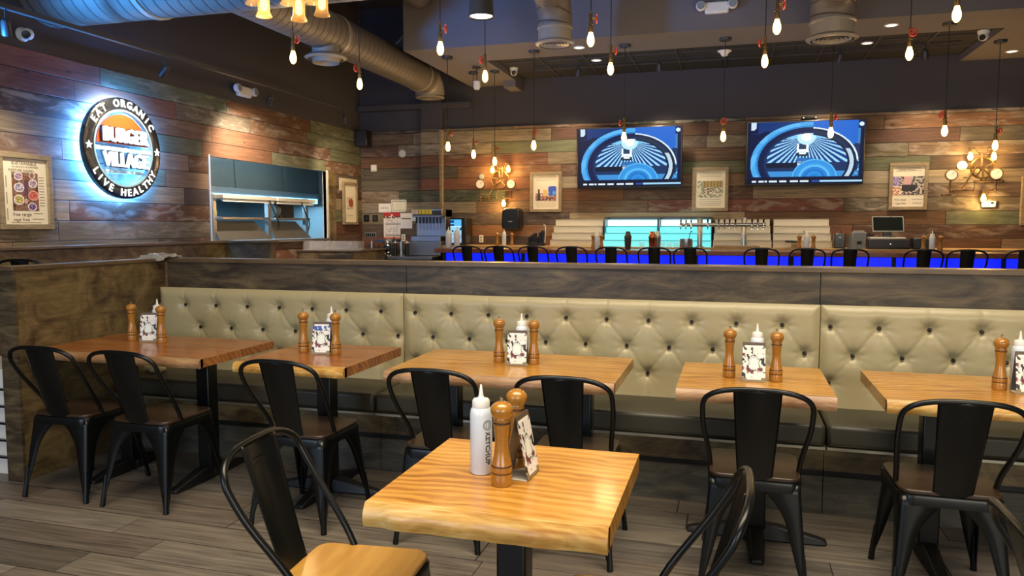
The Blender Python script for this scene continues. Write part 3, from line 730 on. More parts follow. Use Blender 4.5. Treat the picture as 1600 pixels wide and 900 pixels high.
bot0 = bottle('squeeze_bottle', 'x', group='white squeeze bottles on the booth tables')
card0 = card('menu_card', 'x', False, group='folded menu cards on the booth tables'); card1 = card('menu_card', 'x', True, group='folded menu cards on the booth tables')
tn = ['far left booth table', 'small second booth table', 'middle booth table', 'small fourth booth table', 'rightmost booth table']
sets = [((207, 535), (253, 539), (231, 534)), ((475, 553), (525, 556), (501, 553)), ((780, 569), (834, 572), (807, 571)), ((1139, 592), (1212, 599), (1177, 596)), ((1561, 612), None, (1596, 615))]
first = [True, True, True, True]
def place(proto, used, p, rot, label):
    if not used: proto.location = p; proto.rotation_euler = (0, 0, rot); proto['label'] = label; return proto
    return dup(proto, p, rot, label)
um = ub = uc = ud = False
for i, (a, b, c) in enumerate(sets):
    p = at(a[0], a[1] - 3, Z=.75); p.z = .7508
    place(mill0, um, p, i * 1.1, 'turned wooden pepper mill left of the menu card on the %s' % tn[i]); um = True
    if b:
        q = at(b[0], b[1] - 3, Z=.75); q.z = .7508; place(mill0, um, q, i * .7 + .4, 'turned wooden pepper mill right of the menu card on the %s' % tn[i])
    r = at(c[0], c[1], Z=.75); r.z = .7508; r.y += .02; r.x += .025 * (i == 4)
    lab = 'folded menu card with a round emblem on the %s' % tn[i]
    rot = (.32, .22, .12, .03, .0)[i]
    if i == 1: place(card1, ud, r, rot, lab); ud = True
    else: place(card0, uc, r, rot, lab); uc = True
    bp = at((248, 519, 815, 1183, 1594)[i], 540, Y=r.y + .085); 
    place(bot0, ub, (bp.x, r.y + .085, .7508), 0, 'white squeeze bottle behind the menu card on the %s' % tn[i]); ub = True
ZT = .7608
fm = mill('pepper_mill', 'golden wood pepper mill with metal nut at front of the foreground table', h=.226)
p = at(784, 757, Z=.76); fm.location = (p.x, p.y, ZT)
fs_ = mill('salt_shaker', 'golden wood salt shaker with holed top behind the pepper mill in the foreground', h=.226, peg=False)
p = at(807, 729, Z=.76); fs_.location = (p.x, p.y, ZT)
hd = [c for c in fs_.children if c.name.startswith('head')][0]
m = MB()
for i in range(9):
    a = i * 2.4; r = .004 * math.sqrt(i) * 1.15; m.lathe([(.0016, 0), (.0016, .0012)], 8, Matrix.Translation((r * math.cos(a), r * math.sin(a), .2245 - r * r * 14)))
m.build('shaker_holes', M['mill_groove'], hd)
fb = bottle('squeeze_bottle', 'white ketchup squeeze bottle standing on the foreground table', h=.25)
p = at(752, 738, Z=.76); fb.location = (p.x, p.y, ZT)
def wrap(vs, r, ang, z, up=False):
    out = []
    for v in vs:
        a = ang + v.x / r; rr = r + v.z; out.append((rr * math.sin(a), -rr * math.cos(a), z + v.y))
    return out
fbb = [c for c in fb.children if c.name.startswith('body')][0]
vs, fs = text_mb('KETCHUP', .021, .0006, .0006)
vs = [Vector((v.y * 1.0, -v.x, v.z + .0003)) for v in vs]
m = MB(); m.add(wrap(vs, .031, .95, .075), fs); m.build('lettering', M['ink'], fbb)
m = MB()
for r in (.0135, .0105):
    vs = []; n = 32
    for k in range(n):
        for rr in (r - .0006, r + .0006): vs.append(Vector((rr * math.cos(2 * PI * k / n), rr * math.sin(2 * PI * k / n), .0004)))
    m.add(wrap(vs, .031, .95, .140), [(2 * k, 2 * k + 1, (2 * k + 3) % (2 * n), (2 * k + 2) % (2 * n)) for k in range(n)])
for k in range(4):
    m.add(wrap([Vector((x, y, .0004)) for x, y in ((-.006, -.006 + k * .0035), (.006, -.006 + k * .0035), (.006, -.0046 + k * .0035), (-.006, -.0046 + k * .0035))], .031, .95, .140), [(0, 1, 2, 3)])
m.build('round_mark', M['ink'], fbb); m = MB()
for k in range(2):
    m.add(wrap([Vector((x, y, .0004)) for x, y in ((-.012, k * .003), (.012 - k * .006, k * .003), (.012 - k * .006, k * .003 + .001), (-.012, k * .003 + .001))], .031, -.45, .022), [(0, 1, 2, 3)])
m.build('fine_print', M['ink'], fbb)
fc = card('menu_card', 'folded menu card seen edge on beside the foreground salt shaker', False)
p = at(812, 741, Z=.76); fc.location = (p.x + .006, p.y - .004, ZT); fc.rotation_euler = (0, 0, 1.5)

# small sets on the bar and back counter
bm_ = mill('pepper_mill', 'x', h=.19, group='small wooden mills on the bar'); bm_u = False
bb_ = bottle('squeeze_bottle', 'x', h=.2, group='small squeeze bottles on the bar'); bb_u = False
BS = [((777, 800), 788, 11.0, 1.1425, 'on the back counter by the towel dispenser'), ((927, 940), 933, 9.62, 1.1405, 'on the bar before the left white display'),
      ((1249, 1271), 1260, 9.7, 1.1405, 'on the bar before the right white display'), ((1443, 1469), 1456, 9.62, 1.1405, 'on the bar right of the cash drawer')]
for (xs_, xb_, Y, z, w) in BS:
    for k, x in enumerate(xs_):
        p = at(x, 380, Y=Y); lab = '%s small wooden mill %s' % (('left', 'right')[k], w)
        place(bm_, bm_u, (p.x, Y, z), k, lab); bm_u = True
    p = at(xb_, 380, Y=Y); place(bb_, bb_u, (p.x, Y - .01, z), 0, 'small white squeeze bottle between the mills %s' % w); bb_u = True
for x, lab in ((701, 'left one of two large white squeeze bottles near the blue lit dispenser'), (714, 'right one of two large white squeeze bottles near the blue lit dispenser')):
    p = at(x, 390, Y=9.75); b = dup(bb_, (p.x, 9.75, 1.1405), 0, lab, 'large squeeze bottles beside the dispenser'); b.scale = (1.35, 1.35, 1.15)

def bar_item(name, label, cat, px, Y, z, builder, group=None, rot=0):
    p = at(px, 380, Y=Y); t = thing(name, label, cat, (p.x, Y, z), rot, group); builder(t); return t
def shaker(mat):
    def f(t):
        m = MB(); m.lathe([(.001, 0), (.034, 0), (.036, .004), (.046, .15), (.0005, .15)], 20, cap=False); m.build('cup', mat, t)
        m = MB(); m.lathe([(.047, .15), (.048, .165), (.034, .195), (.030, .20), (.030, .225), (.026, .232), (.0005, .234)], 20, cap=False); m.build('cap', mat, t)
    return f
bar_item('cocktail_shaker', 'dark navy cocktail shaker on the bar before the cyan display', 'shaker', 981, 9.66, 1.1405, shaker(M['dark_metal']))
bar_item('cocktail_shaker', 'polished copper cocktail shaker on the bar', 'shaker', 1019, 9.66, 1.1405, shaker(M['copper']))
bar_item('cocktail_shaker', 'plain steel cocktail shaker just right of the copper one', 'shaker', 1027, 9.8, 1.1405, shaker(M['steel']))
def caddy(t):
    m = MB(); m.lathe([(.001, 0), (.08, 0), (.082, .004), (.078, .14), (.076, .14), (.076, .01), (.001, .01)], 24, cap=False); m.build('bucket', M['steel'], t)
    q = MB(); q.tube(smooth_path([(.0, 0, .012), (.03, 0, .12), (.05, 0, .22), (.065, 0, .235), (.07, 0, .215)]), .005, 6); q.build('bar_spoon', M['dark_metal'], t)
bar_item('steel_bucket', 'steel bucket with a long bar spoon on the bar by the taps', 'bucket', 1072, 9.72, 1.1405, caddy)
def tumblers(px, Y, z, n, lab, grp):
    for i in range(n):
        t_ = thing('tumbler', lab, 'glass', (at(px, 380, Y=Y).x + i * .085, Y, z), 0, grp)
        m = MB(); m.lathe([(.001, 0), (.028, 0), (.034, .09), (.032, .09), (.027, .006), (.001, .006)], 16, cap=False); m.build('glass_wall', M['glass'], t_)
tumblers(1003, 9.76, 1.1405, 1, 'small clear tumbler between the navy and copper shakers', 'tumblers on the bar')
tumblers(1035, 9.78, 1.1405, 3, 'one of three clear tumblers right of the copper shaker', 'tumblers on the bar')
def crate(t):
    m = MB(); m.box(-.13, -.06, 0, .13, .06, .05); m.build('tray', M['black_plastic'], t, bevel=.006)
    for i in range(6):
        q = MB(); q.box(-.12 + i * .042, -.05, .05, -.085 + i * .042, .05, .13 + .03 * (i % 3) + .04 * (i > 3)); q.build('slot', M['black_plastic'], t, bevel=.003)
    q = MB(); q.tube(smooth_path([(.13, 0, .04), (.14, 0, .2), (.135, 0, .3), (.11, 0, .31)]), .008, 6); q.build('handle', M['white'], t)
bar_item('bar_organizer', 'black bar organizer tray with compartments on the back counter', 'organizer', 838, 11.05, 1.1425, crate)
def pos_printer(t):
    m = MB(); m.box(-.07, -.08, 0, .07, .08, .2); m.build('case', M['black_plastic'], t, bevel=.012)
    q = MB(); q.box(-.012, -.084, .14, .012, -.079, .155); q.build('indicator', M['white'], t)
    q = MB(); q.tube(smooth_path([(-.03, .05, .2), (-.02, .05, .27), (.02, .05, .24), (.03, .05, .2)]), .005, 6); q.build('cable', M['black_plastic'], t)
bar_item('receipt_printer', 'small black receipt printer left of the white card machine', 'printer', 1311, 10.95, 1.1425, pos_printer)
def cardm(t):
    m = MB(); m.prism([(-.09, 0), (.09, 0), (.09, .14), (-.05, .22), (-.09, .22)], -.09, .09, lambda x, z, d: (d, x, z)); m.build('case', M['grey_plastic'], t, bevel=.01)
    q = MB(); q.prism([(-.07, .23), (.085, .147), (.085, .152), (-.07, .236)], -.07, .07, lambda x, z, d: (d, x, z)); q.build('screen', M['white'], t)
    q = MB(); q.box(-.03, -.096, .06, .03, -.09, .1); q.build('badge', M['dark_metal'], t)
bar_item('card_machine', 'grey white card payment machine beside the cash drawer', 'card machine', 1338, 10.9, 1.1425, cardm, rot=.25)
def drawer(t):
    m = MB(); m.box(-.25, -.18, 0, .25, .18, .13); m.build('case', M['black_plastic'], t, bevel=.006)
    q = MB(); q.box(-.24, -.186, .02, .24, -.18, .12); d = q.build('drawer_front', M['dark_metal'], t, bevel=.003)
    r = MB(); r.lathe([(.012, 0), (.012, .008), (.001, .009)], 12, Matrix.Translation((.02, -.187, .06)) @ Matrix.Rotation(PI / 2, 4, 'X')); r.build('lock', M['chrome'], d)
    q = MB(); q.box(-.22, -.16, .13, .2, .1, .15); q.build('paper_strip', M['white'], t, bevel=.004)
bar_item('cash_drawer', 'wide black cash drawer under the tilted register screen', 'cash drawer', 1385, 10.98, 1.1425, drawer)
def monitor(t):
    m = MB(); m.box(-.19, -.012, -.11, .19, .012, .11, Matrix.Translation((0, 0, .17)) @ Matrix.Rotation(-.45, 4, 'X')); m.build('bezel', M['grey_plastic'], t, bevel=.006)
    m = MB(); m.box(-.178, -.0145, -.098, .178, -.0125, .098, Matrix.Translation((0, 0, .17)) @ Matrix.Rotation(-.45, 4, 'X')); m.build('display', M['screen_off'], t)
    m = MB(); m.box(-.05, .0, 0, .05, .05, .17); m.box(-.1, -.06, 0, .1, .1, .012); m.build('stand', M['black_plastic'], t, bevel=.005)
bar_item('register_screen', 'dark register touch screen tilted up on its stand', 'screen', 1386, 11.02, 1.2935, monitor)
def blackbox(t):
    m = MB(); m.box(-.1, -.1, 0, .1, .1, .14); m.build('case', M['black_plastic'], t, bevel=.01)
    q = MB(); q.box(-.06, -.05, .14, .06, .02, .146); q.build('paper_slot', M['grey_plastic'], t)
bar_item('receipt_printer', 'black receipt printer box right of the cash drawer', 'printer', 1437, 10.9, 1.1425, blackbox)
def cables(t):
    for k in range(5):
        q = MB(); r0 = .03 + .012 * k
        q.tube(smooth_path([(-.05 + .02 * k, .02, .005), (-.07 + .03 * k, 0, .10 + .02 * k), (-.02 + .012 * k, -.01, .20 - .012 * k), (.04, .0, .14 - .02 * k), (.05 - .01 * k, .02, .006)]), .006, 6); q.build('cable', M['black_plastic'], t)
bar_item('cable_tangle', 'tangle of black cables between card machine and cash drawer', 'cables', 1358, 11.22, 1.1425, cables)
def box_small(t):
    m = MB(); m.box(-.06, -.05, 0, .06, .05, .075); m.build('case', M['counter'], t, bevel=.005)
    q = MB(); q.box(-.14, -.055, .076, .05, .055, .1); q.build('lid', M['black_plastic'], t, bevel=.005)
    for i in range(3):
        r = MB(); r.lathe([(.008, 0), (.008, .004)], 10, Matrix.Translation((-.03 + .03 * i, -.05, .035)) @ Matrix.Rotation(PI / 2, 4, 'X')); r.build('knob', M['black_plastic'], t)
bar_item('wooden_box', 'little wooden box with three dark knobs and black lid', 'box', 1244, 10.85, 1.1425, box_small)
def tag_card(t):
    m = MB(); m.prism([(-.08, -.008), (.06, -.012), (.08, 0), (.06, .012), (-.08, .008)], 0, .01, lambda x, z, d: (x, d, z)); m.build('blade', M['white'], t)
    q = MB(); q.box(-.10, -.001, -.006, -.078, .011, .006); q.build('knob', M['dark_metal'], t)
p = at(1266, 362, Y=11.28); t = thing('bottle_opener', 'white opener lying on a step of the rightmost bottle display', 'opener', (p.x, 11.18, 1.343)); tag_card(t)
for c in t.children: c.rotation_euler = (PI / 2, 0, 0); c.location = (0, 0, .013)
# drip tray and mat before the taps
m = MB(); p = at(1145, 386, Y=10.85); 
t = thing('tap_drip_tray', 'pale wood and steel drip shelf under the beer taps', 'tray', (p.x, 10.816, 1.1425))
m.box(-.25, -.02, 0, .35, .02, .03); m.build('shelf', M['counter'], t, bevel=.004)
m = MB(); m.box(-.25, -.022, .03, .35, .022, .034); m.build('grid', M['steel'], t)

# ================================================================== DRINK STATION, BACK LEFT CORNER
gx0, gx1 = at(440, 385, Y=9.9).x, at(566, 385, Y=9.9).x
t = thing('service_cabinet', 'dark wood service cabinet carrying rows of upturned glasses', 'cabinet', (-5.62, 10.1, 0))
m = MB(); m.box(-.36, -.55, 0, .52, .45, 1.075); m.build('body', M['stain_warm'], t)
m = MB(); m.box(-.37, -.57, 1.075, .55, .47, 1.095); m.build('top', M['cap'], t, bevel=.004)
for k in (0, 1):
    m = MB(); m.box(-.02 + k * .265, -.572, .5, .235 + k * .265, -.552, 1.045); d = m.build('door', M['stain'], t, bevel=.008)
    q = MB(); q.ball((.2 if k == 0 else .275, -.585, .95), .014, 8); q.build('knob', M['dark_metal'], d)
g = 0
for r in range(3):
    for i in range(10):
        tt = thing('drinking_glass', 'clear upturned drinking glass in the rows on the service cabinet', 'glass', (-5.90 + i * .088, 9.62 + r * .095, 1.0955), 0, 'upturned glasses on the service cabinet')
        if g == 0:
            m = MB(); m.lathe([(.040, 0), (.037, .06), (.031, .125), (.027, .13), (.001, .13)], 14, cap=False); gl = m.build('glass_wall', M['glass'], tt); gm = gl.data
            m = MB(); m.lathe([(.041, 0), (.0425, .003), (.041, .006)], 14, cap=False); rm = m.build('rim', M['glass'], tt); rmm = rm.data
        else:
            for nm, dd in (('glass_wall', gm), ('rim', rmm)):
                o = bpy.data.objects.new(nm, dd); C.objects.link(o); o.parent = tt
        g += 1
def wall_item(name, label, cat, px, py, Y=None, X=None, group=None):
    p = at(px, py, Y=Y, X=X); return thing(name, label, cat, p, 0 if X is None else PI / 2, group)
def px_size(x0, y0, x1, y1, Y): 
    a, b = at(x0, y1, Y=Y), at(x1, y0, Y=Y); return b.x - a.x, b.z - a.z
YL = 11.56
def sheet(name, label, cat, x0, y0, x1, y1, fn, nx=20, ny=28, Y=YL, frame=None):
    w, h = px_size(x0, y0, x1, y1, Y); p = at((x0 + x1) / 2, (y0 + y1) / 2, Y=Y)
    t = thing(name, label, cat, (p.x, Y, p.z)); fr = 0
    if frame:
        m = MB(); fr = .018
        m.box(-w / 2, -.02, -h / 2, w / 2, -.001, -h / 2 + fr); m.box(-w / 2, -.02, h / 2 - fr, w / 2, -.001, h / 2); m.box(-w / 2, -.02, -h / 2, -w / 2 + fr, -.001, h / 2); m.box(w / 2 - fr, -.02, -h / 2, w / 2, -.001, h / 2); m.build('frame', frame, t, bevel=.003)
    picture('printed_sheet', w - 2 * fr, h - 2 * fr, nx, ny, fn, M['paint'], t, (0, -.006, 0), .004); return t
def red_notice(u, v):
    if v > .84: return 'B5302A' if not (.45 < u < .56 and v < .93) else 'F0E0D8'
    if .80 < v <= .84: return '5A2A28' if mnoise.noise((u * 14, v * 30, 0)) > -.1 else 'E8D8D0'
    if v < .06: return 'E0907C'
    if .10 < v < .13 or .53 < v < .56: return '6A6464' if u > .1 else 'E6E2DE'
    n = int(v * 28) % 2
    return 'B8B4B4' if n and mnoise.noise((u * 9, v * 40, 2)) > -.05 and .1 < u < .92 else 'EAE4E0'
sheet('notice_sheet', 'red headed printed notice sheet pinned on the planks', 'notice', 600, 332, 625.5, 372.5, red_notice)
sheet('notice_sheet', 'plain white notice sheet with one dark bar right of the red one', 'notice', 626, 333, 644, 357, lambda u, v: '5A5654' if .60 < v < .68 and .12 < u < .88 else ('D8D4D0' if int(v * 28) % 3 == 0 and .15 < u < .85 else 'EAE6E0'))
sheet('framed_certificate', 'pale framed certificate above the red notice', 'certificate', 612, 312, 635.5, 331.5, lambda u, v: 'B9B79C' if (u < .07 or u > .93 or v < .09 or v > .91) else ('C9C6B0' if int(v * 28) % 4 == 0 and .25 < u < .75 else 'E2DFC8'), frame=M['white'])
sheet('house_sign', 'small white house shaped sign with grey lettering left of the certificate', 'sign', 592, 318, 611, 332, lambda u, v: '7A7876' if (.42 < v < .55 and .2 < u < .8 and int(u * 20) % 3) or (.12 < v < .2 and .68 < u < .82) else 'E8E4DE', 20, 16)
t = wall_item('wall_thermostat', 'white rounded thermostat with dark display right of the notices', 'thermostat', 650, 340.5, Y=YL)
m = MB(); m.box(-.062, -.03, -.055, .062, -.001, .055); m.build('case', M['white'], t, bevel=.015)
m = MB(); m.box(-.042, -.0315, .012, .045, -.0295, .034); m.build('display', M['screen_off'], t)
for px, lab in ((573, 'left black switch plate on the planks'), (586.5, 'right black switch plate on the planks')):
    t = wall_item('switch_plate', lab, 'switch', px, 341, Y=YL, group='black switch plates')
    m = MB(); m.box(-.05, -.012, -.055, .05, -.001, .055); m.build('plate', M['black_plastic'], t, bevel=.004)
    m = MB(); m.box(-.02, -.016, -.03, .02, -.011, .03); m.build('rocker', M['dark_metal'], t, bevel=.002)
t = wall_item('switch_bank', 'row of five black switches in a pale plate', 'switch', 579.5, 367, Y=YL)
m = MB(); m.box(-.10, -.012, -.04, .10, -.001, .04); m.build('plate', M['grey_plastic'], t, bevel=.004)
for i in range(5):
    m = MB(); m.box(-.09 + i * .0375, -.016, -.03, -.06 + i * .0375, -.011, .03); m.build('rocker', M['black_plastic'], t, bevel=.002)
def outlet(label, px, py, Y):
    t = wall_item('wall_outlet', label, 'outlet', px, py, Y=Y, group='white wall outlets')
    m = MB(); m.box(-.036, -.008, -.058, .036, -.001, .058); m.build('plate', M['white'], t, bevel=.004)
    for z in (-.022, .022): m = MB(); m.box(-.017, -.010, z - .014, .017, -.007, z + .014); m.build('socket', M['grey_plastic'], t, bevel=.003)
outlet('white wall outlet left of the juice dispenser', 630.5, 371.5, YL); outlet('white wall outlet right of the blue lit dispenser', 734, 372, YB); outlet('white wall outlet with a black plug below the left pipe sconce', 752, 373, YB)
t = wall_item('wall_speaker', 'round white disc on the plank wall under the ceiling corner', 'wall disc', 629, 240, Y=YL)
m = MB(); m.lathe([(.001, 0), (.062, 0), (.062, .012), (.055, .02), (.001, .021)], 28, Matrix.Rotation(PI / 2, 4, 'X')); m.build('disc', M['white'], t)
t = wall_item('wall_box', 'small square white box high on the left plank wall end', 'wall box', 585, 263, Y=YL)
m = MB(); m.box(-.05, -.03, -.055, .05, -.001, .055); m.build('case', M['white'], t, bevel=.005)
m = MB(); m.box(-.03, -.032, -.04, .03, -.03, -.03); m.build('grille', M['grey_plastic'], t)
# soda / ice dispenser
p = at(671, 385, Y=11.1); t = thing('drink_dispenser', 'stainless drink dispenser with row of taps and yellow flavour cards', 'dispenser', (p.x, 11.2, 0.98))
m = MB(); m.box(-.25, -.02, .30, .25, .25, .72); m.box(-.25, -.20, .60, .25, .25, .72); m.box(-.25, -.26, .22, .25, .25, .30); m.build('body', M['steel'], t, bevel=.006)
m = MB(); m.box(-.27, -.30, 0, .27, .25, .22); m.build('base', M['steel_dull'], t, bevel=.006)
m = MB(); m.box(-.23, -.205, .62, .25, -.201, .70); m.build('top_strip', M['dark_metal'], t)
for i in range(8):
    x = -.21 + i * .058
    q = MB(); q.lathe([(.012, .50), (.016, .52), (.016, .60), (.012, .60)], 10, Matrix.Translation((x, -.11, 0))); tp = q.build('tap', M['black_plastic'], t)
    r = MB(); r.box(x - .008, -.10, .40, x + .008, -.092, .51); r.build('lever', M['grey_plastic'], tp)
yl = plain('yellow_flavour_card', 'D8C63A', .5); pk = plain('pale_flavour_card', 'D8C8B8', .5)
for i in range(6):
    q = MB(); q.box(-.25 + i * .058, -.212, .64, -.20 + i * .058, -.206, .715); q.build('flavour_card', yl if i > 1 else pk, t)
p = at(722, 385, Y=11.25); t = thing('water_dispenser', 'black dispenser with glowing blue front panel at the end of the bar', 'dispenser', (p.x, 11.2, 1.1425))
m = MB(); m.box(-.13, -.14, 0, .13, .18, .42); m.build('case', M['black_plastic'], t, bevel=.01)
def wpanel(u, v):
    n = mnoise.noise((u * 5, v * 9, 3))
    if v > .72: return '123A6A' if (u < .35 and math.hypot(u - .2, ((v * 6) % 1) - .5) < .4) else '5AB8F0'
    if v > .66: return 'C8E8F8'
    if v > .42: return '1A3A5A' if n > .15 else '8AD0F0'
    return 'B8C8D8' if n > 0 else '8FA8C8'
picture('lit_panel', .18, .36, 18, 36, wpanel, M['screen'], t, (-.03, -.1425, .215), .002)
t = wall_item('paper_towel_dispenser', 'black rounded paper towel dispenser on the plank wall', 'dispenser', 803.5, 342, Y=YB)
m = MB(); m.prism([(-.15, -.12), (-.12, -.18), (.12, -.18), (.155, -.14), (.15, .12), (.12, .17), (-.08, .17), (-.14, .13)], -.22, -.001, lambda x, z, d: (x, d, z)); m.build('cover', M['black_plastic'], t, bevel=.03)
m = MB(); m.box(-.03, -.222, -.05, .03, -.2195, -.035); m.build('badge', M['grey_plastic'], t)
# juicer, pitchers and tubs before the dispenser
p = at(600, 392, Y=10.6)
t = thing('service_counter', 'steel work counter in the back left corner', 'counter', (-4.9, 11.0, 0))
m = MB(); m.box(-.62, -.40, .93, .55, .43, .975); m.build('worktop', M['steel'], t, bevel=.005)
m = MB(); m.box(-.60, -.36, 0, .53, .42, .93); m.build('body', M['steel_dull'], t)
for k in range(2):
    q = MB(); q.box(-.08 + k * .3, -.378, .2, .2 + k * .3, -.36, .88); d = q.build('door', M['steel'], t, bevel=.004); r = MB(); r.tube([(.0 + k * .3, -.39, .8), (.13 + k * .3, -.39, .8)], .008, 6); r.build('handle', M['chrome'], d)
p = at(598, 392, Y=10.55); t = thing('juicer', 'round chrome juicing machine behind the half wall', 'juicer', (p.x, 10.74, .9755))
m = MB(); m.lathe([(.09, 0), (.09, .02), (.06, .05), (.055, .18), (.08, .20), (.08, .24), (.02, .26), (.001, .26)], 24); m.build('body', M['chrome'], t)
m = MB(); m.lathe([(.001, 0), (.05, 0), (.05, .03), (.02, .04), (.001, .04)], 20, Matrix.Translation((.01, -.05, .11)) @ Matrix.Rotation(PI / 2, 4, 'X')); m.build('front_knob', M['black_plastic'], t)
m = MB(); m.tube(smooth_path([(.06, 0, .22), (.10, -.02, .24), (.12, -.03, .30)]), .009, 6); m.build('lever', M['black_plastic'], t)
for i, px in enumerate((581, 618, 627, 636)):
    p = at(px, 395, Y=10.72); t = thing('steel_canister', ('tall steel canister left of the chrome juicer', 'tall dark lidded canister right of the chrome juicer', 'second canister right of the juicer', 'third canister right of the juicer')[i], 'canister', (p.x, 10.72, .9755), 0, 'canisters around the juicer')
    m = MB(); m.lathe([(.001, 0), (.032, 0), (.032, .20), (.001, .20)], 16); m.build('body', M['steel' if i % 2 == 0 else 'black_plastic'], t)
    m = MB(); m.lathe([(.034, .20), (.034, .215), (.01, .22), (.01, .235), (.001, .236)], 16); m.build('lid', M['white' if i % 2 else 'steel'], t)
p = at(600, 376, Y=11.2); t = thing('blue_tray', 'blue serving tray standing on the steel rack at the back', 'tray', (p.x + .02, 11.3, 1.185))
m = MB(); m.prism([(-.17, 0), (.17, 0), (.19, .03), (-.19, .03)], -.1, .1, lambda x, z, d: (x, d, z)); m.build('shell', plain('blue_tray_plastic', '2A4A80', .4), t, bevel=.006)
t = thing('wire_rack', 'low steel rack carrying the blue tray', 'rack', (p.x + .02, 11.3, .9755))
for x in (-.12, .12):
    for y in (-.08, .08): m = MB(); m.tube([(x, y, 0), (x, y, .2)], .007, 6); m.build('leg', M['chrome'], t)
m = MB(); m.box(-.13, -.09, .198, .13, .09, .2075); m.build('shelf', M['steel'], t)

# ================================================================== TELEVISIONS, PICTURES, SCONCES
def tv_fn(u, v):
    if v < .085:
        if .03 < v < .062:
            if u > .57: return '9FD0F0' if u > .64 else '2A4AA0'
            if .05 < u < .55: return 'D8E4F0' if int(u * 55) % 5 and mnoise.noise((u * 60, 1, 1)) > -.25 else '0A1430'
        return '081028'
    if v < .115: return '0A1638'
    y = (v - .115) / .885; X = (u - .5) * 1.75; Y = y - .5
    if u > .945 and y > .86: return 'D0E8FF' if math.hypot((u - .972) * 1.7, y - .93) < .035 else '10204A'
    if u < .03 or u > .965: return '0A1636'
    if u < .09 and y > .80: return 'C8DCF0' if (y - .83) > (u - .03) * 2.2 - .03 and y > .86 and u < .075 else '0C1840'
    rw = math.hypot((X - .05) / .87, (Y + .25) / .74)          # big curved ring
    nz = mnoise.noise((u * 9, v * 6, 2))
    ri = math.hypot(X - .16, Y + .52)
    if ri < .34:
        k = int(ri / .04)
        return ('1A6FC0', '1F7FD0', '2A8AD8', '1B6FC0', '2480D0', '58B4EC', '3492DC', '2F8CD8', '58B4EC')[min(8, k)]
    if X < .12:
        if .87 < rw < 1.0: return '2F86CC' if rw < .91 else ('5CB4EE' if nz > 0 else '4AA4E4')
        if rw >= 1.0: return '0A1840' if Y < .3 + nz * .1 else '123472'
        if .72 < rw < .87: return '0B1C48' if rw > .76 else '13305C'
    else:
        if .84 < rw < .87 and Y > -.2: return 'D8EEFC'
        if rw >= .87:
            if Y < -.34: return '6CC0EC' if mnoise.noise((u * 20, v * 20, 0)) > 0 else '2A70B4'
            return '1C64C8' if Y > .1 + nz * .1 and X < .78 else ('3A7AB8' if nz > 0 else '16305A')
        if .68 < rw < .84: return '0E2040' if rw > .79 or rw < .72 else ('B8D0E0' if Y < .0 else '17304E')
    # windscreen and the rays on the road
    dx, dy = X - .02, Y - .22; d = math.hypot(dx, dy)
    if d < .075: return 'FFF6E8'
    if Y > .34: return '10203F' if Y > .40 else '2868A8'
    if d < .14: return 'BCE6FA'
    if Y > .19: return '7CC4EE' if abs(dx) < .35 else '2E76B8'
    # car
    cx, cy = X + .03, Y - .0
    if abs(cx) < .085 and -.12 < cy < .1:
        if abs(cx) < .055 and cy > 0: return '24405A'
        if cy < -.06: return '20303C' if abs(cx) > .05 or cy < -.09 else 'E8F2FA'
        return 'F0F8FF' if abs(cx) > .05 or -.05 < cy < -.0 else '8CB0C8'
    if -.1 < X < .13 and -.30 < Y < -.22 and int(v * 80) % 3: return 'DDE8F2' if mnoise.noise((u * 70, v * 30, 4)) > -.2 else '123060'
    if Y < -.24: return '0A1830' if X < -.02 and Y > -.33 else ('3A8CD0' if Y < -.40 else '16305C')
    a = math.atan2(dy, dx) * 30
    ray = math.sin(a * 1.6) > .2
    return ('9AD4F6' if ray else '0E3A80') if (abs(dx) > .12 or Y > -.16) else '2A6AB0'
TVN = ('television on the plank wall, left of the two', 'television on the plank wall, right of the two')
def tv(label, cxp, cyp, Y, w, h, yaw, tilt, src=None):
    p = at(cxp, cyp, Y=Y)
    rot = Euler((tilt, 0, yaw), 'XYZ')
    if src:
        return dup(src, p, rot, label)
    t = thing('television', label, 'television', p, rot, 'wall televisions')
    m = MB(); m.box(-w / 2, 0, -h / 2, w / 2, .045, h / 2); m.build('housing', M['black_plastic'], t, bevel=.008)
    picture('screen', w - .035, h - .035, 240, 136, tv_fn, M['screen'], t, (0, -.002, .002), .001)
    m = MB(); m.box(-.2, .045, -.15, .2, .185, .15); m.build('wall_bracket', M['dark_metal'], t)
    return t
t1 = tv('wide black television showing a blue car scene, left of the two on the plank wall', 982, 246, 11.27, 1.55, .885, -.02, .10)
t2 = tv('wide black television showing a blue car scene, right of the two on the plank wall', 1257, 239, 11.25, 1.55, .885, .06, .10, t1)
t = wall_item('sensor_bar', 'slim black sensor bar above the right television', 'sensor', 1265, 184, Y=11.44)
m = MB(); m.box(-.10, -.03, -.02, .10, .055, .02); m.build('case', M['black_plastic'], t, bevel=.008)
for x in (-.08, .08): m = MB(); m.ball((x, -.03, 0), .008, 6); m.build('lens', M['lamp_lens'], t)

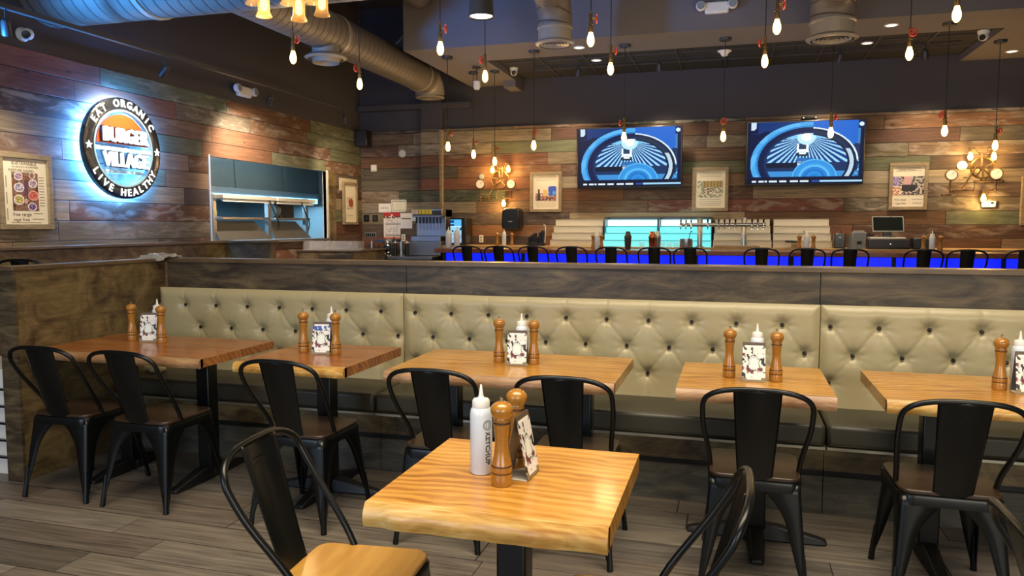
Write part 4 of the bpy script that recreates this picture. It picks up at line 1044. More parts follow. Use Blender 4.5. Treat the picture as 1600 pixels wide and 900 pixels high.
def frame_thing(name, label, p, w, h, rotz, pic, lines, pw, ph, pcz, group='wooden framed posters'):
    t = thing(name, label, 'framed poster', p, rotz, group); fw = w * .09
    for (x0, z0, x1, z1) in ((-w / 2, -h / 2, w / 2, -h / 2 + fw), (-w / 2, h / 2 - fw, w / 2, h / 2), (-w / 2, -h / 2 + fw, -w / 2 + fw, h / 2 - fw), (w / 2 - fw, -h / 2 + fw, w / 2, h / 2 - fw)):
        m = MB(); m.box(x0, -.045, z0, x1, -.001, z1); m.build('frame_rail', M['frame'], t, bevel=.004)
    m = MB(); m.box(-w / 2 + fw, -.02, -h / 2 + fw, w / 2 - fw, -.004, h / 2 - fw); sh = m.build('poster_sheet', M['paper'], t)
    if pic: picture('printed_picture', pw, ph, 44, int(44 * ph / pw), pic, M['paint'], sh, (0, -.0235, pcz), .002)
    a = MB(); b = MB()
    for (txt, size, x, z, bold) in lines:
        if txt.startswith('~'):
            L = float(txt[1:])
            b.box(x - L / 2, -.0215, z - size / 2, x + L / 2, -.0205, z + size / 2)
        else: letters(a, txt, size, Matrix.Translation((x, -.0215, z)) @ UPRIGHT, .001, bold)
    if a.v: a.build('lettering', M['ink_soft'], sh, smooth=False)
    if b.v: b.build('fine_print', M['ink_soft'], sh, smooth=False)
    return t
def food(u, v):
    for (cx, cy, r, kind) in ((.25, .90, .17, 0), (.78, .93, .12, 1), (.80, .72, .17, 0), (.26, .60, .19, 2), (.24, .28, .20, 3), (.80, .40, .2, 4), (.74, .10, .17, 5), (.52, .25, .07, 6)):
        d = math.hypot(u - cx, (v - cy) * 1.5)
        if d < r:
            if d > r * .8: return 'E8E0E4' if kind != 4 else 'D89A8C'
            n = mnoise.noise((u * 22, v * 30, kind * 3.3))
            return (('C8B4C8', '7A5A78'), ('A88070', '5A3A3C'), ('C8C0D0', '6A6488'), ('D8C880', '8A8040'), ('D07868', 'A84848'), ('9078B0', '4A3468'), ('E8B0A0', 'B86858'))[kind][0 if n > 0 else 1]
    n = mnoise.noise((u * 8, v * 12, 7))
    return '5A3E58' if .45 < u < .62 and .4 < v < .8 else ('7A4A3C' if n > .1 else ('4A3034' if n < -.25 else '8A6A5C'))
def bottlepic(u, v):
    if .12 < u < .20 and v < .78 or .10 < u < .23 and v < .5: return '2A2420'
    if u > .62 and v > .34 and math.hypot(u - .82, v - .62) < .36: return '2A58C8' if mnoise.noise((u * 5, v * 5, 1)) > -.2 else '5A98F0'
    if .36 < u < .56 and .3 < v < .72: return 'D0B070'
    n = mnoise.noise((u * 12, v * 9, 2))
    if v < .3: return '5A3A40' if n > 0 else 'B08078'
    return 'E2D4C4' if v > .5 or n > .1 else 'A87860'
def shoppic(u, v):
    n = mnoise.noise((u * 7, v * 7, 5)); k = mnoise.noise((u * 18, v * 14, 8))
    if v > .62 and u > .25: return 'B09A60' if int(u * 16) % 2 else '8A7444'
    if math.hypot(u - .45, v - .4) < .2: return '5A4434' if k > 0 else 'D8C8B8'
    return 'D4CCB0' if n > .05 else ('7A7A5A' if k > 0 else 'A8B0A0')
def crowdpic(u, v):
    k = mnoise.noise((u * 14, v * 12, 3))
    if .3 < u < .72 and .2 < v < .55: return '2A2A34' if v > .55 - abs(u - .5) * -.2 - .38 else 'D8CDB4'
    if v < .5: return ('B06848' if k > 0 else 'E0D0C0') if u < .32 else ('3A3236' if k > 0 else 'C8B8B0')
    if u < .22: return '7A6AA8' if k > 0 else 'A89CC8'
    if .36 < u < .60: return 'C8A0A8'
    return '3A3438' if k > .05 else 'B8B0A8'
def wineglass(u, v):
    k = mnoise.noise((u * 12, v * 12, 11))
    if math.hypot(u - .6, v - .5) < .35: return '8A3A2C' if k > 0 else 'B05A40'
    return '3A2A24' if k > .22 else 'E2D6BC'
# left wall poster
p = at(42, 298, X=XL + .002); w, h = .51, .66
frame_thing('framed_poster', 'wood framed food bowl poster on the left plank wall beside the round sign', (XL + .001, 5.222, 1.745), .53, .665, PI / 2, food,
    [('SUSTAINABLE', .040, .0, .243, .0008), ('non-GMO', .02, -.08, .212, 0), ('NO HORMONES', .024, .05, .213, 0), ('PASTURE RAISED', .033, -.03, .180, .0004), ('free range', .044, -.04, -.200, .0004), ('~.10', .006, .12, -.19, 0), ('cage free', .044, -.05, -.245, 0), ('~.12', .006, .12, -.24, 0), ('~.3', .005, 0, -.272, 0)]
    + [('~.05', .006, .165, .13 - .025 * i, 0) for i in range(11)] + [('~.008', .10, -.18, .08 - .14 * i, 0) for i in range(3)], .255, .33, .0)
def back_poster(label, box, pic, lines, pw, ph, pcz, name='framed_poster'):
    x0, y0, x1, y1 = box; a, b = at(x0, y1, Y=YB), at(x1, y0, Y=YB)
    w, h = b.x - a.x, b.z - a.z
    return frame_thing(name, label, ((a.x + b.x) / 2, YB - .001, (a.z + b.z) / 2), w, h, 0, pic, lines, pw, ph, pcz)
LN = [('~.30', .006, 0, .255, 0), ('~.26', .005, .02, .235, 0), ('~.32', .005, 0, .21, 0), ('~.3', .005, 0, .185, 0), ('~.3', .005, 0, -.15, 0), ('~.34', .005, 0, -.18, 0), ('~.32', .005, 0, -.205, 0), ('~.28', .005, 0, -.23, 0)]
back_poster('wood framed poster with bottle picture left of the left television', (829, 268, 878.5, 331.5), bottlepic, LN, .33, .23, -.02)
back_poster('wood framed poster with pale picture between the two televisions', (1081, 261, 1139, 330), shoppic, LN, .36, .24, .0)
back_poster('wood framed poster with busy picture right of the right television', (1387, 254, 1450.5, 328), crowdpic, LN[:3] + [('family farms', .045, -.02, .222, .0003), ('free range', .036, -.09, -.18, .0003), ('cage free', .036, -.09, -.23, 0), ('~.14', .005, .12, -.175, 0), ('~.12', .005, .12, -.225, 0)], .40, .25, .01)
a, b = at(1596, 276, Y=YB), at(1597, 352, Y=YB)
frame_thing('framed_poster', 'wood framed poster cut off at the right edge of the plank wall', (a.x + .27, YB - .001, (a.z + b.z) / 2), .54, a.z - b.z, 0, None, LN, .3, .2, 0)
frame_thing('framed_poster', 'narrow wood framed poster with red drawing beside the kitchen pass', (XL + .013, 11.09, 1.80), .46, .68, PI / 2, wineglass, [('~.2', .006, 0, -.19, 0)], .22, .20, .01)
m = MB(); m.box(-.29, -.012, -.10, .29, -.001, .10)
t = thing('pale_board', 'whitewashed board behind the top of the narrow poster', 'board', (XL + .0005, 11.09, 2.10), PI / 2); m.build('board', plain('whitewashed_board', 'C4B69C', .7, var=.25, scale=25), t)

def ell(mb, pts, r): mb.tube(smooth_path(pts, 3), r, 8)
def sconce(label, M0, main, gauges, lower, upper, bulbs, wheel, rod, small, Y=11.47):
    """steampunk wall lamp of pipes, gauges, a flywheel and filament bulbs; M0 maps crop px -> photo px"""
    def w(q, off=-.05):
        p = at(*M0(*q), Y=Y); return Vector((p.x, Y + off, p.z))
    o = w(small); t = thing('pipe_sconce', label, 'wall lamp', (o.x, YB, o.z), 0, 'pipe wall lamps')
    L = lambda q, off=-.05: w(q, off) - Vector((o.x, YB, o.z))
    def straight(name, pts, r=.013):
        m = MB(); P = [L(q) for q in pts]
        m.tube(P, r, 10)
        for q in P: m.ball(q, r * 1.5, 8)
        m.build(name, M['pipe'], t)
    for pts in main: straight('pipe', pts)
    for pts in lower: straight('lower_pipe', pts)
    for pts in upper: straight('top_pipe', pts, .011)
    for (q, r, stem) in gauges:
        c = L(q, -.06); R = r
        m = MB(); m.lathe([(.001, 0), (R, 0), (R, .03), (R * .86, .034), (R * .86, .028), (.001, .028)], 24, Matrix.Translation(c + Vector((0, .02, 0))) @ Matrix.Rotation(PI / 2, 4, 'X')); g = m.build('gauge', M['brass'], t)
        m = MB(); m.lathe([(.001, .0285), (R * .85, .0285), (R * .85, .0295), (.001, .0295)], 20, Matrix.Translation(c + Vector((0, .02, 0))) @ Matrix.Rotation(PI / 2, 4, 'X')); m.build('dial', M['white'], g)
        m = MB(); m.box(-.002, -.0125, -.005, .002, -.011, R * .6, Matrix.Translation(c) @ Matrix.Rotation(.7, 4, 'Y')); m.build('needle', M['ink'], g)
        straight('gauge_stem', stem, .01)
    # flywheel
    c = L(wheel[0], -.045); R = wheel[1]
    m = MB(); m.tube([c + Vector((R * math.cos(a), 0, R * math.sin(a))) for a in [2 * PI * k / 28 for k in range(28)]], .013, 8, closed=True); fw = m.build('flywheel', M['brass'], t)
    for k in range(5):
        a = 2 * PI * k / 5 + .4; m = MB(); m.tube([c, c + Vector((R * math.cos(a), 0, R * math.sin(a)))], .009, 6); m.build('spoke', M['brass'], fw)
    m = MB(); m.lathe([(.001, -.02), (.03, -.02), (.03, .02), (.001, .02)], 14, Matrix.Translation(c) @ Matrix.Rotation(PI / 2, 4, 'X')); m.build('hub', M['pipe'], fw)
    for (a, b, r) in rod: m = MB(); m.tube([L(a, -.075), L(b, -.075)], r, 6); m.build('connecting_rod', M['brass'], t)
    c = L(small, -.06); m = MB(); m.tube([c + Vector((.03 * math.cos(a), 0, .03 * math.sin(a))) for a in [2 * PI * k / 16 for k in range(16)]], .009, 8, closed=True); m.build('small_wheel', M['brass'], t)
    for q in bulbs:
        c = L(q); m = MB(); m.lathe([(.001, -.062), (.022, -.055), (.034, -.03), (.034, -.005), (.022, .03), (.016, .05), (.001, .052)], 16, Matrix.Translation(c)); bl = m.build('bulb', M['bulb_small'], t)
        m = MB(); m.lathe([(.017, .05), (.019, .055), (.019, .09), (.012, .098)], 14, Matrix.Translation(c)); m.build('socket', M['brass'], bl)
        l = bpy.data.lights.new('sconce_light', 'POINT'); l.energy = 12; l.color = (1, .58, .17); l.shadow_soft_size = .03
        lo = bpy.data.objects.new('sconce_light', l); C.objects.link(lo); lo.parent = t; lo.location = c + Vector((0, -.06, -.03))
    return t
sconce('right pipe wall lamp with gauges and flywheel above the white thermostat', lambda x, y: (1440 + x / 7.5, 220 + y / 7.5),
    [[(235, 635), (325, 630), (325, 585), (600, 580), (612, 480), (930, 470)]], [((337, 400), .078, [(322, 580), (328, 445)]), ((857, 390), .082, [(850, 470), (854, 435)])],
    [[(850, 470), (850, 575), (720, 590), (708, 610)]], [[(690, 300), (690, 150)], [(555, 105), (600, 95), (650, 150), (750, 150), (772, 95), (832, 100)]],
    [(560, 180), (833, 180), (712, 670)], ((700, 320), .135), [((630, 290), (455, 570), .012), ((695, 330), (703, 450), .014)], (705, 455))
sconce('left pipe wall lamp with gauges and flywheel above the paper towel dispenser', lambda x, y: (730 + x / 9, 220 + y / 9),
    [[(140, 850), (195, 840), (200, 805), (420, 800), (437, 695), (715, 690)]], [((200, 612), .078, [(198, 800), (200, 655)]), ((630, 610), .076, [(632, 690), (630, 650)])],
    [[(635, 690), (635, 795), (545, 810), (527, 825)]], [[(505, 520), (505, 370)], [(372, 330), (400, 312), (450, 370), (535, 370), (550, 315), (598, 310)]],
    [(590, 395), (370, 405), (525, 875)], ((470, 550), .14), [((500, 560), (385, 655), .012), ((385, 660), (300, 800), .009)], (300, 805))
for (px, py, r, mt, lab) in ((752.5, 276, .045, 'grey_plastic', 'olive grey round wall disc above the left pipe lamp gauge'), (1503, 259, .062, 'white', 'cream round wall disc left of the right pipe lamp flywheel')):
    t = wall_item('wall_disc', lab, 'wall disc', px, py, Y=YB)
    m = MB(); m.lathe([(.001, 0), (r, 0), (r, .01), (r * .8, .018), (.001, .019)], 28, Matrix.Rotation(PI / 2, 4, 'X')); m.build('disc', M[mt], t)
t = wall_item('wall_thermostat', 'white wall box with small dark display below the right pipe lamp', 'thermostat', 1544, 319, Y=YB)
m = MB(); m.box(-.085, -.035, -.042, .085, -.001, .042); m.build('case', M['white'], t, bevel=.008)
m = MB(); m.box(.02, -.037, .005, .055, -.0345, .025); m.build('display', M['screen_off'], t)

# ================================================================== ROUND SIGN
SC = Vector((XL, 6.27, 2.215))
t = thing('round_sign', 'round backlit burger shop sign with white lettering on the left plank wall', 'sign', SC, PI / 2)
m = MB(); m.lathe([(.385, .075), (.385, .12), (.395, .125), (.49, .125), (.50, .12), (.50, .075)], 64, Matrix.Rotation(PI / 2, 4, 'X'), cap=False); m.lathe([(.385, .075), (.50, .075)], 64, Matrix.Rotation(PI / 2, 4, 'X'), cap=False); m.build('ring', M['sign_ring'], t)
m = MB(); m.lathe([(.44, .05), (.455, .052), (.455, .06), (.44, .06)], 64, Matrix.Rotation(PI / 2, 4, 'X'), cap=False); m.lathe([(.44, .05), (.44, .06)], 64, Matrix.Rotation(PI / 2, 4, 'X'), cap=False); m.build('led_strip', M['halo'], t)
m = MB(); m.lathe([(.365, .08), (.384, .08), (.384, .128), (.365, .128), (.365, .08)], 64, Matrix.Rotation(PI / 2, 4, 'X'), cap=False); m.build('inner_band', plain('pale_blue_edge', '9CC4E0', .3, .2), t)
bun = [(x, z) for x, z in arc(0, .0, .335, .12, PI - .12, 30)]
m = MB(); m.prism(bun + [(-.335, .06), (.335, .06)][::-1] if False else bun, -.112, -.085, lambda x, z, d: (x, d, z)); m.build('bun_top', M['orange'], t)
for (z, hw, hh) in ((-.015, .37, .022), (-.235, .26, .016)):
    m = MB(); m.box(-hw, -.118, z - hh, hw, -.085, z + hh); m.build('bar', plain('pale_blue_bar', 'B8DCF0', .35), t, bevel=.006)
for txt, z, w in (('BURGER', .115, 1), ('VILLAGE', -.125, 1)):
    m = MB(); letters(m, txt, .185, Matrix.Translation((0, -.150, z)) @ UPRIGHT @ Matrix.Diagonal((.84, 1.05, 1, 1)), .03, .0022); m.build('lettering', M['letter'], t, smooth=False)
    m = MB(); letters(m, txt, .185, Matrix.Translation((0, -.125, z)) @ UPRIGHT @ Matrix.Diagonal((.84, 1.05, 1, 1)), .02, .012); m.build('letter_outline', M['sign_ring'], t, smooth=False)  # dark outline lettering set behind each word
def arc_text(txt, r, a_mid, span, size, flip=False):
    m = MB(); n = len(txt)
    for i, c in enumerate(txt):
        if c == ' ': continue
        f = (i / (n - 1) - .5) * span
        a = a_mid - f if not flip else a_mid + f
        rot = a - PI / 2 if not flip else a + PI / 2
        letters(m, c, size, UPRIGHT_AT(r * math.cos(a), r * math.sin(a), rot), .008, .002)
        # slab serifs under each stroke
    return m
def UPRIGHT_AT(x, z, rot): return Matrix.Translation((x, -.128, z)) @ UPRIGHT @ Matrix.Rotation(rot, 4, 'Z')
for txt, a_mid, span, fl in (('EAT ORGANIC', PI / 2, 1.95, False), ('LIVE HEALTHY', -PI / 2, 2.0, True)):
    k = txt.index(' ')
    for w_ in (txt[:k] + ' ' * (len(txt) - k), ' ' * (k + 1) + txt[k + 1:]):
        arc_text(w_, .442, a_mid, span, .10, fl).build('arched_lettering', M['letter'], t, smooth=False)
for sx in (-1, 1):
    star = []
    for k in range(10):
        r = .042 if k % 2 == 0 else .018; a = PI / 2 + k * PI / 5; star.append((sx * .442 + r * math.cos(a), r * math.sin(a)))
    m = MB(); m.prism(star, -.134, -.126, lambda x, z, d: (x, d, z)); m.build('star', M['letter'], t, smooth=False)
for a in (.6, 2.2, 3.9, 5.4):
    m = MB(); m.tube([(.42 * math.cos(a), -.08, .42 * math.sin(a)), (.42 * math.cos(a), -.001, .42 * math.sin(a))], .012, 8); m.build('standoff', M['chrome'], t)

# ================================================================== CEILING: DUCTS, DIFFUSERS
def duct_mesh(mb, length, r, n=36): mb.lathe([(r, 0), (r, length)], n, cap=False)
ZD = 3.60; RA = .37
t = thing('trunk_duct', 'large spiral air duct lit blue, crossing the ceiling at top left', 'duct', (-6.02, 5.6, ZD + .02), (0, PI / 2, 0))
m = MB(); duct_mesh(m, 3.7, RA, 48); m.build('spiral_tube', M['duct'], t)
for k in (1.15,): 
    m = MB(); m.lathe([(RA, k - .03), (RA + .012, k - .025), (RA + .012, k + .025), (RA, k + .03)], 48, cap=False); m.build('joint_band', M['diff'], t)
def diffuser(parent, c, r):
    m = MB(); m.lathe([(r * .82, .03), (r, .0), (r, -.008), (r * .9, -.02), (r * .82, -.022)], 32, Matrix.Translation(c), cap=False); d = m.build('diffuser', M['diff'], parent)
    m = MB(); m.lathe([(.001, .025), (r * .82, .025)], 32, Matrix.Translation(c), cap=False); m.build('diffuser_back', M['diff_gap'], d)
    for k in (.2, .36, .52, .68):
        m = MB(); m.lathe([(r * k - .014, -.004), (r * k + .014, -.018), (r * k + .018, -.016), (r * k - .010, -.0)], 28, Matrix.Translation(c), cap=False); m.build('diffuser_ring', M['diff'], d)
XB, ZB, RB = -4.45, 3.63, .22
t = thing('branch_duct', 'spiral branch duct running back to the far corner above the kitchen pass', 'duct', (XB, 5.85, ZB))
o = MB(); duct_mesh(o, 4.64, RB); ob = o.build('spiral_tube', M['duct'], t, loc=(0, .11, 0), rot=(-PI / 2, 0, 0))
for y in (2.1, 4.55):
    m = MB(); m.lathe([(RB + .002, y - .03), (RB + .014, y - .02), (RB + .014, y + .02), (RB + .002, y + .03)], 36, Matrix.Rotation(-PI / 2, 4, 'X'), cap=False); m.build('joint_band', M['diff'], t)
p = at(509, 90, X=XB); m = MB(); m.lathe([(.15, -.36), (.15, 0)], 28, Matrix.Translation((0, p.y - 5.85, 0)), cap=False); m.build('neck', M['diff'], t); diffuser(t, Vector((0, p.y - 5.85, p.z - ZB)), .235)
# elbow at the far end
def elbow(parent, c0, r, R, n=10, yaw=0):
    m = MB(); pts = [Vector((0, R * math.sin(a), -R + R * math.cos(a))) for a in [PI / 2 * k / n for k in range(n + 1)]]
    m.tube([c0 + q for q in pts], r, 32, cap=False); m.build('elbow', M['diff'], parent)
elbow(t, Vector((0, 4.75, 0)), RB, .23)
diffuser(t, Vector((0, 4.98, -.25)), .22)
t = thing('small_duct', 'thin dark duct running back in the black gap beside the branch duct', 'duct', (-3.75, 5.7, 4.25), (-PI / 2, 0, 0))
m = MB(); duct_mesh(m, 3.2, .14); m.build('spiral_tube', M['duct'], t)
for (px, py, dr, dy, lab, rr) in ((867, 68, .21, -.26, 'spiral drop duct with round grille at top centre', .185), (1300, 60, .255, -.26, 'wide spiral drop duct with round grille at top right', .22)):
    p = at(px, py, Z=3.40 if px < 1000 else 3.36)
    t = thing('drop_duct', lab, 'duct', (p.x, p.y, p.z), 0, 'drop ducts with round grilles')
    diffuser(t, Vector((0, 0, 0)), dr)
    m = MB(); m.lathe([(rr * .98, .02), (rr * .98, .14), (rr * 1.04, .15), (rr * 1.04, .17), (rr, .18)], 32, cap=False); m.build('neck', M['diff'], t)
    R = .30; zc = .18
    m = MB(); m.tube([Vector((0, -R + R * math.cos(a), zc + R * math.sin(a))) for a in [PI / 2 * k / 8 for k in range(9)]], rr, 32, cap=False); m.build('elbow', M['duct'], t)
    o = MB(); duct_mesh(o, 1.8, rr); o.build('spiral_tube', M['duct'], t, loc=(0, -R, zc + R), rot=(PI / 2, 0, 0))
# conduits hung in the dark gap
t = thing('ceiling_conduit', 'thin sprinkler pipes crossing the black gap beside the bulkhead', 'pipes', (-3.9, 9.2, 4.1))
for (a, b) in (((0, 0, 0), (-.9, 1.2, 0)), ((-.2, .4, .2), (-.2, .4, .9)), ((-.75, -.6, .35), (.3, .5, .35))):
    m = MB(); m.tube([a, b], .016, 8); m.build('pipe', M['diff'], t)

# ================================================================== PENDANTS
def pendant(name, label):
    t = thing(name, label, 'pendant lamp', (0, 0, 0), 0, 'filament bulb pendants')
    m = MB(); m.lathe([(.0005, -.072), (.014, -.068), (.028, -.048), (.033, -.022), (.030, .005), (.021, .035), (.0165, .052), (.0005, .053)], 16, cap=False); m.build('bulb', M['bulb'], t)
    m = MB(); m.lathe([(.018, .05), (.0205, .055), (.0205, .095), (.016, .10), (.016, .112), (.021, .114), (.021, .128), (.014, .132), (.012, .20), (.016, .202), (.016, .218), (.006, .226)], 14); m.build('pipe_socket', M['brass'], t)
    m = MB(); m.tube([(0, 0, .165), (.045, 0, .165)], .010, 8); st = m.build('valve_stem', M['brass'], t)
    m = MB(); c = Vector((.05, 0, .165)); m.tube([c + Vector((0, .033 * math.cos(a), .033 * math.sin(a))) for a in [2 * PI * k / 14 for k in range(14)]], .0075, 6, closed=True)
    for k in range(4): a = PI / 2 * k; m.tube([c, c + Vector((0, .033 * math.cos(a), .033 * math.sin(a)))], .005, 5)
    m.build('valve_wheel', M['red'], st)
    m = MB(); m.lathe([(.0045, 0), (.0045, 1)], 6); cdd = m.build('cord', M['iron'], t, loc=(0, 0, .22))
    m = MB(); m.lathe([(.001, -.03), (.065, -.03), (.07, -.02), (.07, 0), (.001, 0)], 20); cn = m.build('canopy', M['dark_metal'], t)
    l = bpy.data.lights.new('pendant_light', 'POINT'); l.energy = 9.0; l.color = (1, .68, .34); l.shadow_soft_size = .12
    lo = bpy.data.objects.new('pendant_light', l); C.objects.link(lo); lo.parent = t; lo.location = (0, 0, -.11)
    return t
pd = pendant('pendant_lamp', 'x'); pdu = False
def put_pendant(px, py, Z=None, Y=None, top=ZC, rot=0, lab=''):
    global pdu
    p = at(px, py, Z=Z) if Z else at(px, py, Y=Y)
    if not pdu: o = pd; o.location = p; o.rotation_euler = (0, 0, rot); o['label'] = lab; pdu = True
    else: o = dup(pd, p, rot, lab)
    for c in o.children:
        if c.name.startswith('cord'): c.scale = (1, 1, top - p.z - .22)
        if c.name.startswith('canopy'): c.location = (0, 0, top - p.z)
ORD = ['first', 'second', 'third', 'fourth', 'fifth', 'sixth']
for i, (x, y) in enumerate(((458, 88), (688, 74), (923, 60), (1214, 40), (1495, 20))): put_pendant(x, y, Z=3.06, rot=(1.2, .2, .3, .25, 1.0)[i], lab='filament bulb pendant with red valve, %s from left in the nearest row' % ORD[i])
for i, (x, y) in enumerate(((562, 130), (758, 118), (954, 106), (1195, 94), (1421, 82))): put_pendant(x, y, Z=3.02, rot=(2.9, 2.9, .4, 2.9, -1.3)[i], lab='filament bulb pendant with red valve, %s from left in the second row' % ORD[i])
for i, (x, y) in enumerate(((700, 228), (834, 226), (975, 213), (1130, 212), (1298, 206), (1476, 203))): put_pendant(x, y, Y=9.42, top=BZ, rot=(.5, 1.5, 3.0, -1.5, .3, -2.6)[i], lab='filament bulb pendant over the bar edge, %s from the left of its row' % ORD[i])
for i, (x, y, lb) in enumerate(((740, 240, 'in front of the plank wall left of the left pipe lamp'), (773, 251, 'hanging right before the left pipe lamp'), (1555, 226, 'hanging right before the right pipe lamp'))): put_pendant(x, y, Y=10.45, top=BZ + (.078 if x > 1000 or x > 760 else 0) if RX0 < at(x, y, Y=10.45).x < RX1 else BZ, rot=.4, lab='filament bulb pendant ' + lb)

# jar chandelier at top left
jp = [((412, 10), 0), ((467, 16), 0), ((503, 8), 0), ((394, -8), 1), ((449, -8), 1), ((487, -10), 1)]
c0 = at(452, 0, Y=4.25); t = thing('jar_chandelier', 'chandelier of six glowing glass jar lamps hanging at the top edge', 'chandelier', (c0.x, 4.25, c0.z))
for (q, back) in jp:
    Y = 4.1 if not back else 4.42; p = at(q[0], q[1], Y=Y) - Vector((c0.x, 4.25, c0.z))
    Tm = Matrix.Translation(p)
    m = MB(); m.lathe([(.030, .09), (.036, .08), (.036, -.03), (.046, -.052), (.049, -.06), (.046, -.062), (.034, -.03), (.034, .08)], 24, Tm, cap=False); j = m.build('glass_jar', M['amber_glass'], t)
    m = MB(); m.lathe([(.001, -.03), (.018, -.02), (.022, .0), (.02, .04), (.014, .07), (.001, .075)], 14, Tm); m.build('bulb', M['bulb'], j)
    m = MB(); m.lathe([(.034, .085), (.034, .12), (.014, .13), (.014, .18)], 18, Tm); m.build('lid', M['brass'], j)
    m = MB(); m.tube([p + Vector((0, 0, .17)), p + Vector((0, 0, .26)), Vector((p.x, 0, .30))], .008, 8); m.build('arm', M['dark_metal'], t)
m = MB(); m.tube([(-.3, 0, .30), (.32, 0, .30)], .016, 8); m.build('crossbar', M['dark_metal'], t)
m = MB(); m.tube([(0, 0, .30), (0, 0, ZC - c0.z)], .012, 8); m.build('stem', M['dark_metal'], t)
l = bpy.data.lights.new('chandelier_light', 'POINT'); l.energy = 12; l.color = (1, .72, .38); l.shadow_soft_size = .12
lo = bpy.data.objects.new('chandelier_light', l); C.objects.link(lo); lo.parent = t; lo.location = (0, -.1, -.16)

# black can downlight
p = at(752, 27, Z=3.35); t = thing('can_light', 'black cylinder can light at the top centre', 'ceiling lamp', p)
m = MB(); m.lathe([(.118, 0), (.112, .05), (.103, .30), (.02, .32), (.012, .34), (.012, ZC - p.z)], 28, cap=False); m.lathe([(.103, .01), (.118, 0)], 28, cap=False); m.build('shade', M['dark_metal'], t)
m = MB(); m.lathe([(.001, .006), (.104, .012)], 24, cap=False); m.build('reflector', M['lamp_lens'], t)
spot_light('can_spot', (p.x, p.y, p.z - .03), (p.x, p.y, 0), 60, (1, .84, .6), 80, .8, .2)

# emergency lights, cameras, speaker
def emergency(name, label, p, rot):
    t = thing(name, label, 'emergency light', p, rot, 'white emergency lights')
    m = MB(); m.box(-.13, -.07, -.055, .13, -.001, .075); m.build('housing', M['white'], t, bevel=.02)
    for s in (-1, 1):
        m = MB(); m.lathe([(.03, 0), (.052, .02), (.055, .06), (.045, .075), (.001, .076)], 18, Matrix.Translation((s * .17, -.03, .03)) @ Matrix.Rotation(PI / 2, 4, 'X')); hd = m.build('lamp_head', M['white'], t)
        m = MB(); m.lathe([(.001, .077), (.042, .077)], 16, Matrix.Translation((s * .17, -.03, .03)) @ Matrix.Rotation(PI / 2, 4, 'X'), cap=False); m.build('lens', M['grey_plastic'], hd)
p = at(1120, 15, Y=BY0); emergency('emergency_light', 'white twin head emergency light on the bulkhead at top', (p.x, BY0, p.z), 0)
p = at(377, 145, X=XL - .03); emergency('emergency_light', 'white twin head emergency light on the dark wall above the kitchen pass', p, PI / 2)
def dome_cam(label, p, base_dir, look):
    t = thing('dome_camera', label, 'security camera', p, 0, 'white dome cameras')
    q = Vector(base_dir).to_track_quat('Z', 'Y').to_matrix().to_4x4()
    m = MB(); m.lathe([(.062, 0), (.062, .02), (.05, .04)], 24, q); m.build('base', M['white'], t)
    c = Vector(base_dir) * .062; m = MB(); m.ball(c, .052, 14); b = m.build('ball', M['white'], t)
    d = Vector(look).normalized(); q = Matrix.Translation(c) @ d.to_track_quat('Z', 'Y').to_matrix().to_4x4()
    m = MB(); m.lathe([(.034, .03), (.034, .048), (.030, .056), (.001, .058)], 18, q); m.build('lens_window', M['black_plastic'], b)
p = at(34, 54, X=XL - .03); dome_cam('white dome security camera on the dark wall at upper left', p, (1, 0, 0), (.55, -.75, -.3))
p = at(803, 106, Z=BZ + .088); dome_cam('white dome security camera under the bulkhead behind the middle pendants', p, (0, 0, -1), (.3, -1, -.5))
p = at(1537, 48, Z=BZ); dome_cam('white dome security camera under the bulkhead at upper right', p, (0, 0, -1), (-.6, -1, -.5))
t = wall_item('corner_speaker', 'black box speaker in the far left ceiling corner', 'speaker', 568, 217, Y=11.4)
m = MB(); m.box(-.10, -.09, -.13, .10, .09, .13); m.build('cabinet', M['black_plastic'], t, bevel=.01)
m = MB(); m.box(-.09, -.096, -.12, .09, -.09, .12); m.build('grille', M['dark_metal'], t); m = MB(); m.box(-.02, .09, -.03, .02, .16, .03); m.build('bracket', M['dark_metal'], t)
p = at(745, 133, Y=10.15); zt = BZ; t = thing('hanging_sensor', 'small white sensor hanging on a short rod from a dark disc under the bulkhead', 'sensor', (p.x, 10.15, p.z))
m = MB(); m.lathe([(.001, -.075), (.03, -.065), (.05, -.03), (.05, .05), (.001, .055)], 20); m.build('body', M['white'], t)
m = MB(); m.lathe([(.02, -.077), (.03, -.05), (.001, -.078)], 12); m.build('lens', M['black_plastic'], t)
m = MB(); m.tube([(0, 0, .05), (0, 0, zt - p.z)], .006, 6); m.build('rod', M['dark_metal'], t); m = MB(); m.lathe([(.06, -.02), (.06, 0)], 18, Matrix.Translation((0, 0, zt - p.z))); m.build('plate', M['dark_metal'], t)
p = at(1132, 82, Y=10.0); zt = BZ + .09; t = thing('hanging_sensor', 'white cone shaped wireless sensor under the tiled ceiling', 'sensor', (p.x, 10.0, p.z))
m = MB(); m.lathe([(.001, -.05), (.03, -.045), (.06, .0), (.085, .01), (.085, .02), (.001, .022)], 22); m.build('body', M['white'], t)
m = MB(); m.tube([(0, 0, .02), (0, 0, zt - p.z)], .006, 6); m.build('rod', M['dark_metal'], t)

